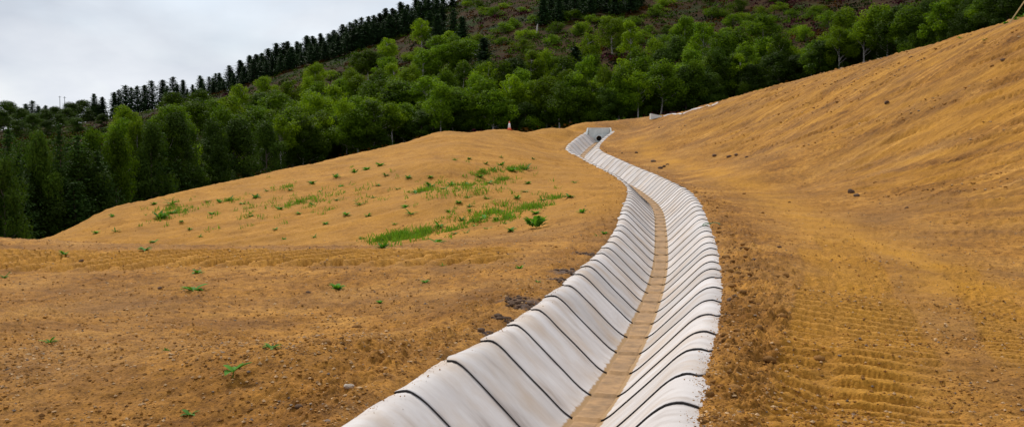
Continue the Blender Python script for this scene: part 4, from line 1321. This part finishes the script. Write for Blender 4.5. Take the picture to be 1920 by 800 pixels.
SMALL = [(807, 334, 12), (877, 370, 14), (860, 381, 14), (881, 388, 18), (913, 373, 16), (760, 387, 16), (770, 402, 22), (710, 349, 12), (713, 311, 18), (765, 336, 16),
         (782, 362, 22), (807, 352, 24), (833, 356, 18), (846, 349, 18), (853, 302, 14), (950, 420, 14), (853, 438, 14), (874, 436, 16), (825, 428, 28), (911, 309, 12), (939, 310, 18),
         (674, 386, 20), (690, 404, 16), (649, 407, 16), (679, 446, 14), (723, 330, 14), (687, 318, 16), (665, 323, 18), (985, 318, 26), (960, 322, 18), (900, 334, 18),
         (322, 385, 28), (300, 409, 30), (322, 402, 22), (210, 406, 14), (180, 438, 14), (216, 436, 16), (412, 383, 16), (431, 378, 20), (480, 372, 20), (585, 346, 16), (630, 334, 18),
         (544, 357, 16), (525, 394, 16), (585, 387, 12), (630, 376, 14), (517, 432, 12), (589, 447, 14), (289, 454, 18), (375, 445, 12), (356, 432, 12), (532, 449, 12), (390, 379, 12), (397, 402, 14), (289, 383, 14),
         (455, 384, 12), (500, 360, 12), (560, 400, 12), (610, 420, 12), (470, 405, 12), (640, 350, 12), (600, 360, 10), (340, 420, 10), (740, 420, 12), (700, 370, 12), (745, 355, 12), (880, 300, 10), (940, 295, 10), (1000, 300, 10), (990, 345, 14), (970, 375, 18), (985, 362, 14),
         (1885, 45, 10), (1800, 72, 12), (1905, 38, 14), (1918, 32, 18), (1846, 78, 8), (865, 415, 16), (892, 423, 14), (915, 428, 14), (930, 412, 14), (880, 398, 12), (840, 395, 12)]


def put_weed(px, py, wp, k, label, group):
    p_ = on_ground(px, py)
    z = gz(p_[0], p_[1])[0]
    s = wp / FPX * p_[1] / 0.92
    o = inst("weed", WV[k % len(WV)], None, (p_[0], p_[1], z - 0.004), (0, 0, (px * 3.1 + py) % 6.28), (s, s, s * 0.8))
    tag(o, label, "weed", group)


for k, (px, py, wp, lab) in enumerate(FORE):
    put_weed(px, py, wp, [0, 2, 4, 3, 1][k % 5], lab, "weeds on the bare soil")
SMALL.sort(key=lambda q: q[0])
tier = {}
for k, (px, py, wp) in enumerate(SMALL):
    if px > 1500:
        nm = "crest of the right bank"
    else:
        fr = (460 - py) / (460 - float(np.interp(px, SILX, SILY)))
        nm = "upper left slope" if fr > 0.66 else ("middle of the left slope" if fr > 0.33 else "foot of the left slope")
    tier[nm] = tier.get(nm, -1) + 1
    put_weed(px, py, wp * 1.25, [2, 3, 4, 1][k % 4], f"tiny green weed on the {nm}, {NTH[tier[nm]]} from left", "tiny weeds on the slopes")
LEAFC = np.full((1, 3), 0.45)
# the large-leaved seedling, leaf by leaf
p = on_ground(436, 706); z = gz(p[0], p[1])[0]
sd = empty("seedling", (p[0], p[1], z)); tag(sd, "large-leaved green seedling with five broad leaves in the left foreground", "seedling", "weeds on the bare soil")
k = p[1] / FPX
v, f = tube_arrays([(0, 0, -0.02), (0.005, 0, 0.02), (0.01, 0, 0.05)], [0.004, 0.004, 0.003], 6)
mesh("stem", v, f, [M_WEED], sd, col=np.full((len(v), 3), .2))
for a, ln, wd, curl, rise in ((2.75, 26 * k, 13 * k, 0.55, 0.75), (-2.2, 22 * k, 20 * k, 0.9, 0.35), (0.35, 22 * k, 17 * k, 0.35, 0.9), (-0.05, 40 * k, 15 * k, 0.5, 0.75), (1.5, 20 * k, 13 * k, 0.7, 0.7)):
    v, f = leaf_shape(ln, wd, curl, rise, 5)
    mesh("leaf", rotz(v, a) + np.array([0.006, 0, 0.035]), f, [M_WEED], sd, col=np.full((len(v), 3), random.uniform(.1, .9)))
# the biggest leafy weed
p = on_ground(1005, 428); z = gz(p[0], p[1])[0]
sd = empty("leafy_weed", (p[0], p[1], z)); tag(sd, "largest leafy dark green weed on the slope, left of the ditch", "weed", "weeds on the bare soil")
k = p[1] / FPX
g = np.random.default_rng(77)
lm = []
for q in range(4):
    v, f = leaf_shape(20 * k * (0.8 + 0.12 * q), 8 * k, 0.8 + 0.1 * q, 0.55 + 0.2 * q, 5)
    lm.append(mesh("leaf", v, f, [M_WEED], link=False, col=np.full((len(v), 3), 0.2 + 0.2 * q)))
for q in range(44):
    a = g.uniform(0, 2 * math.pi); r = g.uniform(0, 15) * k
    inst("leaf", lm[q % 4], sd, (r * math.cos(a), r * math.sin(a), g.uniform(0.0, 9) * k * (1 - r / (20 * k))), (g.normal(0, .25), -g.uniform(0.0, 0.5), a + g.normal(0, 0.5)))

# grass patches
g = np.random.default_rng(88)
PATCH = [(755, 446, 52, 11, 2600), (715, 452, 22, 5, 700), (800, 437, 26, 6, 500), (1003, 388, 34, 7, 700), (950, 408, 26, 5, 300), (905, 325, 36, 5, 550), (965, 317, 30, 4, 500), (795, 358, 32, 5, 400), (850, 432, 20, 4, 200),
         (885, 418, 20, 4, 200), (322, 392, 34, 6, 200), (310, 407, 22, 4, 120), (940, 340, 30, 5, 300), (1040, 372, 16, 3, 200), (430, 378, 22, 3, 200), (540, 352, 30, 4, 200), (880, 350, 130, 30, 1500), (560, 380, 260, 40, 1500), (920, 400, 100, 25, 1000), (330, 400, 90, 25, 500)]
bx_, by_ = [], []
for cx, cy, rx, ry, n in PATCH:
    n = n // 2
    a = g.uniform(0, 2 * math.pi, n // 6); r = np.abs(g.normal(0, 0.55, n // 6))
    for aa, r2 in zip(a, r):
        bx_.append(cx + rx * r2 * math.cos(aa)); by_.append(cy + ry * r2 * math.sin(aa) - 0.14 * rx * r2 * math.cos(aa))
ctr = np.array([on_ground(u_, w_) for u_, w_ in zip(bx_, by_)])
n = len(ctr) * 12
kk = np.repeat(np.arange(len(ctr)), 12)
bx = ctr[kk, 0] + g.normal(0, 0.07, n); by = ctr[kk, 1] + g.normal(0, 0.10, n)
bz = gz(bx, by)
az = g.uniform(0, 2 * math.pi, n); hgt = 0.03 + 0.16 * g.uniform(0, 1, n) ** 2; wd = g.uniform(0.006, 0.016, n); ln = g.uniform(0.2, 0.9, n) * hgt
B0 = np.stack([bx, by, bz - 0.005], -1)
dr = np.stack([np.cos(az), np.sin(az), 0 * az], -1); sd_ = np.stack([-np.sin(az), np.cos(az), 0 * az], -1)
v = np.stack([B0 - sd_ * wd[:, None], B0 + sd_ * wd[:, None],
              B0 + dr * ln[:, None] * 0.5 + sd_ * wd[:, None] * 0.8 + np.array([0, 0, 1]) * hgt[:, None] * 0.65, B0 + dr * ln[:, None] + np.array([0, 0, 1]) * hgt[:, None]], 1).reshape(-1, 3)
go = mesh("grass", v, np.arange(4 * n).reshape(n, 4), [M_GRASS], smooth=False, col=np.repeat(g.uniform(0, 1, (n, 1)), 4, 0) * np.ones((1, 3)))
tag(go, "patches of fresh green grass sprouting on the left slope", "grass", kind="stuff")


# ------------------------------------------------------------------ stones and clods
def lump(seed, sub=2, rough=0.35, flat=0.7):
    bm = bmesh.new(); bmesh.ops.create_icosphere(bm, subdivisions=sub, radius=0.5)
    g = np.random.default_rng(seed); off = g.uniform(-9, 9, 3)
    co = np.array([v.co for v in bm.verts])
    nrm = 1 + rough * (noise(co[:, 0] * 2.6 + off[0], co[:, 1] * 2.6 + co[:, 2] * 1.9 + off[1], 3) + 0.5 * noise(co[:, 0] * 5 + off[2], co[:, 2] * 5 + co[:, 1] * 3, 4))
    co = co * nrm[:, None] * np.array([1, g.uniform(0.7, 1.0), flat * g.uniform(0.8, 1.1)])
    for v, c in zip(bm.verts, co): v.co = c
    fs = np.array([[v.index for v in f.verts] for f in bm.faces])
    bm.free()
    return co, fs


CL = [lump(400 + q) for q in range(6)]
CLM = {m.name: [mesh("clod", v, f, [m], smooth=(m is not M_STONE), link=False) for v, f in CL] for m in (M_CLOD, M_PEAT_SHADE, M_STONE)}


def put_lump(name, x, y, s, m, label, cat, group, sink=0.22):
    z = gz(x, y)[0]
    o = inst(name, random.choice(CLM[m.name]), None, (x, y, z + s * (0.30 - sink)), (random.uniform(-.3, .3), random.uniform(-.3, .3), random.uniform(0, 6.28)),
             (s * random.uniform(.85, 1.25), s * random.uniform(.8, 1.1), s * random.uniform(.7, 1.0)))
    tag(o, label, cat, group)
    return o


g = np.random.default_rng(99)
n = 0
while n < 190:      # crumbly spoil along the right edge of the lining
    s0 = np.interp(g.uniform(5.4, 16) if n < 150 else g.uniform(16, 30), LQ, LS)
    t = 1.02 + abs(g.normal(0, 0.28))
    if t > 1.9: continue
    p_ = ditch_point(np.array([s0]), np.array([t]))[0]
    put_lump("soil_clod", p_[0], p_[1], 0.028 + 0.095 * g.uniform(0, 1) ** 2.0, M_CLOD, "loose ochre soil clod in the crumbly spoil along the ditch's right edge", "soil clod", "soil clods along the right ditch edge")
    n += 1
DK_LUMPS = [(1225, 303, 11, "single dark clod on the haul lane right of the ditch bend"), (1251, 309, 8, "small dark clod right of the single dark clod"), (1238, 316, 12, "dark clod heap against the ditch's right edge at the bend"),
            (1245, 313, 9, "dark crumb beside the heap at the ditch bend"), (1340, 292, 12, "dark round clod at the foot of the right bank"), (1367, 295, 14, "left dark clod of the pair at the bank foot"), (1380, 292, 12, "right dark clod of the pair at the bank foot"),
            (1400, 296, 9, "dark clod where the scraped furrow starts"), (1596, 362, 18, "upper slab of the shade-dark soil ledge on the right bank"), (1606, 368, 14, "lower slab of the shade-dark soil ledge on the right bank"),
            (1414, 488, 12, "dark flat clod lying on the soil right of the ditch"), (1461, 465, 12, "brown clod above the dark flat clod right of the ditch"), (1663, 196, 12, "dark clod high on the middle of the right bank"),
            (1700, 392, 9, "small dark clod right of the soil ledge"), (1193, 288, 7, "dark clod beside the upper ditch, near the headwall"), (1122, 275, 6, "small dark clod at the ditch's inner corner below the headwall"),
            (1166, 288, 5, "tiny dark clod below the headwall"), (1236, 240, 6, "dark clod below the white concrete block"), (300, 541, 12, "dark brown clod left of the flat bright weed"), (578, 549, 12, "dark brown stone left of the upright weed"),
            (670, 615, 24, "long brown clod in the mid-foreground"), (612, 640, 26, "brown earth lump heap right of the low spreading weed"), (640, 632, 14, "reddish clod right of the brown lump heap"), (655, 746, 22, "pale angular stone at the bottom, left of the ditch"),
            (560, 792, 18, "black clod at the bottom edge near the ditch"), (630, 700, 14, "dark clod at lower centre of the left soil"), (152, 492, 10, "small dark stone in the tyre marks"), (1345, 455, 9, "brown clod at the ditch's right edge by the green twine"),
            (1370, 556, 18, "purple-black clod on the ditch's right edge"), (1378, 553, 14, "smaller dark clod beside the purple-black clod"), (1880, 116, 10, "dark clod in the rough furrow at upper right"), (1860, 125, 10, "brown clod in the rough furrow at upper right"),
            (1640, 345, 8, "small clod above the soil ledge"), (1430, 400, 10, "brown clod on the haul lane's left side"), (1395, 365, 8, "small brown clod near the lane"), (1480, 380, 8, "small clod in the middle of the haul lane")]
for px, py, wp, lab in DK_LUMPS:  # peat tone of the bank's dark clods also paints in their cast shadows
    p_ = on_ground(px, py)
    pale = "pale" in lab
    put_lump("pale_stone" if pale else "soil_clod", p_[0], p_[1], wp / FPX * p_[1] * 0.85, M_STONE if pale else (M_PEAT_SHADE if ("dark" in lab or "black" in lab) else M_CLOD), lab, "stone" if pale else "soil clod", "single clods and stones")
# dark peaty heaps on the left lip of the ditch
for (px, py, r), lab in zip(PEATS, ("largest", "second largest", "long broken", "uppermost", "low flat", "lowest small", "middle")):
    o = empty("dark_soil_heap", (px, py, gz(px, py)[0] - 0.01))
    tag(o, f"{lab} dark crumbly soil heap on the left lip of the ditch", "soil heap", "dark soil heaps on the left lip")
    for q in range(40):
        a = g.uniform(0, 2 * math.pi); rr_ = r * 0.85 * math.sqrt(g.uniform(0, 1)); s = g.uniform(0.025, 0.07)
        x, y = px + 1.5 * rr_ * math.cos(a), py + rr_ * math.sin(a)
        t_, _, _ = ditch_coords(np.array([x]), np.array([y]))
        if t_[0] > -0.95 and t_[0] < 0: continue
        inst("clod", CLM[M_PEAT_SHADE.name][q % 6], o, (x - px, y - py, gz(x, y)[0] + s * 0.1 - o.location[2]), (0, 0, g.uniform(0, 6)), (1.2 * s, s, 0.8 * s))

# countless small crumbs and grit
g = np.random.default_rng(123)
icv, icf = lump(500, 1, 0.4, 0.75)
n = 9000
ta = g.uniform(-0.62, 0.62, n); da = np.exp(g.uniform(math.log(4.6), math.log(34), n))
X, Y = ta * da, da
tt, _, ss = ditch_coords(X, Y)
dens = 0.35 + 0.65 * sstep(-0.1, 0.35, fbm(X * 0.7, Y * 0.7, 3, 21))
keep = (np.abs(tt) > 1.0) & (g.uniform(0, 1, n) < dens) & ~((X > 6.5) & (Y > 17))
X, Y = X[keep], Y[keep]
n2 = 2600
s0 = np.interp(np.exp(g.uniform(math.log(5), math.log(55), n2)), LQ, LS); sg = np.where(g.uniform(0, 1, n2) < 0.66, 1, -1)
t2 = sg * (np.where(sg > 0, 1.0, 0.93) + np.abs(g.normal(0, 0.30, n2)))
P2 = ditch_point(s0, t2)
X = np.concatenate([X, P2[:, 0]]); Y = np.concatenate([Y, P2[:, 1]])
bk = 2200
Q = np.array([(1300 + 640 * g.uniform() ** 0.8, 0) for _ in range(bk)])
u_ = g.uniform(17, 60, bk); xx = np.interp(u_, [17, 34, 52, 60], [8.6, 9.6, 8.6, 9.5]) + g.uniform(0.3, 12, bk)
X = np.concatenate([X, xx]); Y = np.concatenate([Y, u_])
lx, ly = [], []
for q in range(46):
    yy0 = g.uniform(18, 56); xx0 = float(np.interp(yy0, [17, 34, 52, 60], [8.6, 9.6, 8.6, 9.5])) + g.uniform(0.3, 9)
    m_ = int(g.uniform(12, 46)); al_ = np.sort(g.uniform(0, g.uniform(2, 6), m_))
    lx.append(xx0 + SDIR[0] * al_ + g.normal(0, 0.05, m_)); ly.append(yy0 + SDIR[1] * al_ + g.normal(0, 0.05, m_))
X = np.concatenate([X] + lx); Y = np.concatenate([Y] + ly)
nline = sum(len(q) for q in lx)
n = len(X)
Z = gz(X, Y)
sc = (0.007 + 0.022 * g.uniform(0, 1, n) ** 3.5) * (1 + 0.035 * Y)
sc[-nline:] = sc[-nline:] * 1.7 + 0.012
rot = g.uniform(0, 2 * math.pi, n)
cr, sr = np.cos(rot)[:, None], np.sin(rot)[:, None]
sxyz = sc[:, None, None] * g.uniform(0.7, 1.4, (n, 1, 3)) * np.array([1.15, 1.05, 0.7])
vv = icv[None] * sxyz
vx = vv[..., 0] * cr - vv[..., 1] * sr; vy = vv[..., 0] * sr + vv[..., 1] * cr
V_ = np.stack([vx + X[:, None], vy + Y[:, None], vv[..., 2] + (Z + sc * 0.18)[:, None]], -1).reshape(-1, 3)
F_ = (icf[None] + (np.arange(n) * len(icv))[:, None, None]).reshape(-1, 3)
def crumb_colours(n):
    pick = g.uniform(0, 1, (n, 1))
    cb = np.where(pick < 0.58, np.array([[0.33, 0.155, 0.038]]), np.where(pick < 0.74, np.array([[0.22, 0.11, 0.038]]), np.where(pick < 0.96, np.array([[0.48, 0.31, 0.16]]), np.array([[0.20, 0.15, 0.115]]))))
    return cb * g.uniform(0.75, 1.25, (n, 1))


CC_ = np.repeat(crumb_colours(n), len(icv), 0)
# fine grit: small octahedral grains, densest close to the camera and on the cloddy patches
oc = np.array([(1, 0, 0), (-1, 0, 0), (0, 1, 0), (0, -1, 0), (0, 0, 1), (0, 0, -1)], float) * 0.5
of = np.array([(0, 2, 4), (2, 1, 4), (1, 3, 4), (3, 0, 4), (2, 0, 5), (1, 2, 5), (3, 1, 5), (0, 3, 5)])
n3 = 60000
ta = g.uniform(-0.60, 0.60, n3); da = 1 / g.uniform(1 / 26, 1 / 4.9, n3)
x3, y3 = ta * da, da
t3, _, _ = ditch_coords(x3, y3)
k3 = (np.abs(t3) > 0.97) & (g.uniform(0, 1, n3) < 0.25 + 0.75 * sstep(-0.15, 0.35, fbm(x3 * 0.9, y3 * 0.9, 3, 21)))
x3, y3 = x3[k3], y3[k3]
z3 = gz(x3, y3)
# soil spilled on to the margins of the lining
m4 = 1600
s4 = np.interp(1 / g.uniform(1 / 45, 1 / 5.3, m4), LQ, LS); sg4 = np.where(g.uniform(0, 1, m4) < 0.65, 1, -1)
t4 = sg4 * (np.where(sg4 > 0, 1.04, 0.94) - np.abs(g.normal(0, 0.06, m4)))
P4 = ditch_point(s4, t4, ditch_prof(t4) + 0.022)
x3 = np.concatenate([x3, P4[:, 0]]); y3 = np.concatenate([y3, P4[:, 1]]); z3 = np.concatenate([z3, P4[:, 2]])
n3 = len(x3)
s3 = (0.006 + 0.020 * g.uniform(0, 1, n3) ** 2.5) * (1 + 0.03 * y3)
r3 = g.uniform(0, 2 * math.pi, (n3, 1))
s3[-m4:] *= 0.5
v3 = oc[None] * (s3[:, None, None] * g.uniform(0.6, 1.5, (n3, 6, 3))) * np.array([1.1, 1.1, 0.7])
V3 = np.stack([v3[..., 0] * np.cos(r3) - v3[..., 1] * np.sin(r3) + x3[:, None], v3[..., 0] * np.sin(r3) + v3[..., 1] * np.cos(r3) + y3[:, None], v3[..., 2] + (z3 + s3 * 0.15)[:, None]], -1).reshape(-1, 3)
F3 = (of[None] + (np.arange(n3) * 6)[:, None, None]).reshape(-1, 3) + len(V_)
V_ = np.concatenate([V_, V3]); F_ = np.concatenate([F_, F3]); CC_ = np.concatenate([CC_, np.repeat(crumb_colours(n3), 6, 0)])
mc, N, L, b = new_mat("soil_crumbs")
at = N.new("ShaderNodeAttribute"); at.attribute_name = "tint"; L.new(at.outputs['Color'], b.inputs['Base Color']); b.inputs['Roughness'].default_value = 0.95; b.inputs['Specular IOR Level'].default_value = 0.08
co_ = mesh("soil_crumbs", V_, F_, [mc], smooth=False, col=CC_)
tag(co_, "countless soil crumbs and grit strewn over the bare ground", "gravel", kind="stuff")

# ------------------------------------------------------------------ loop of green twine on the right lip of the lining
p = ditch_point(np.array([np.interp(19.6, LQ, LS)]), np.array([1.0]), 0.05)[0]
a = np.linspace(0, 5.6, 26)
tw = np.stack([0.05 + 0.13 * np.cos(a) - 0.025 * a, 0.09 * np.sin(a) + 0.02 * a, 0.03 + 0.03 * np.sin(a * 1.7)], -1)
v, f = tube_arrays(tw, np.full(26, 0.008), 6)
o = mesh("twine_loop", v, f, [M_TWINE]); o.location = p
tag(o, "loop of green twine caught on the ditch's right edge", "twine")
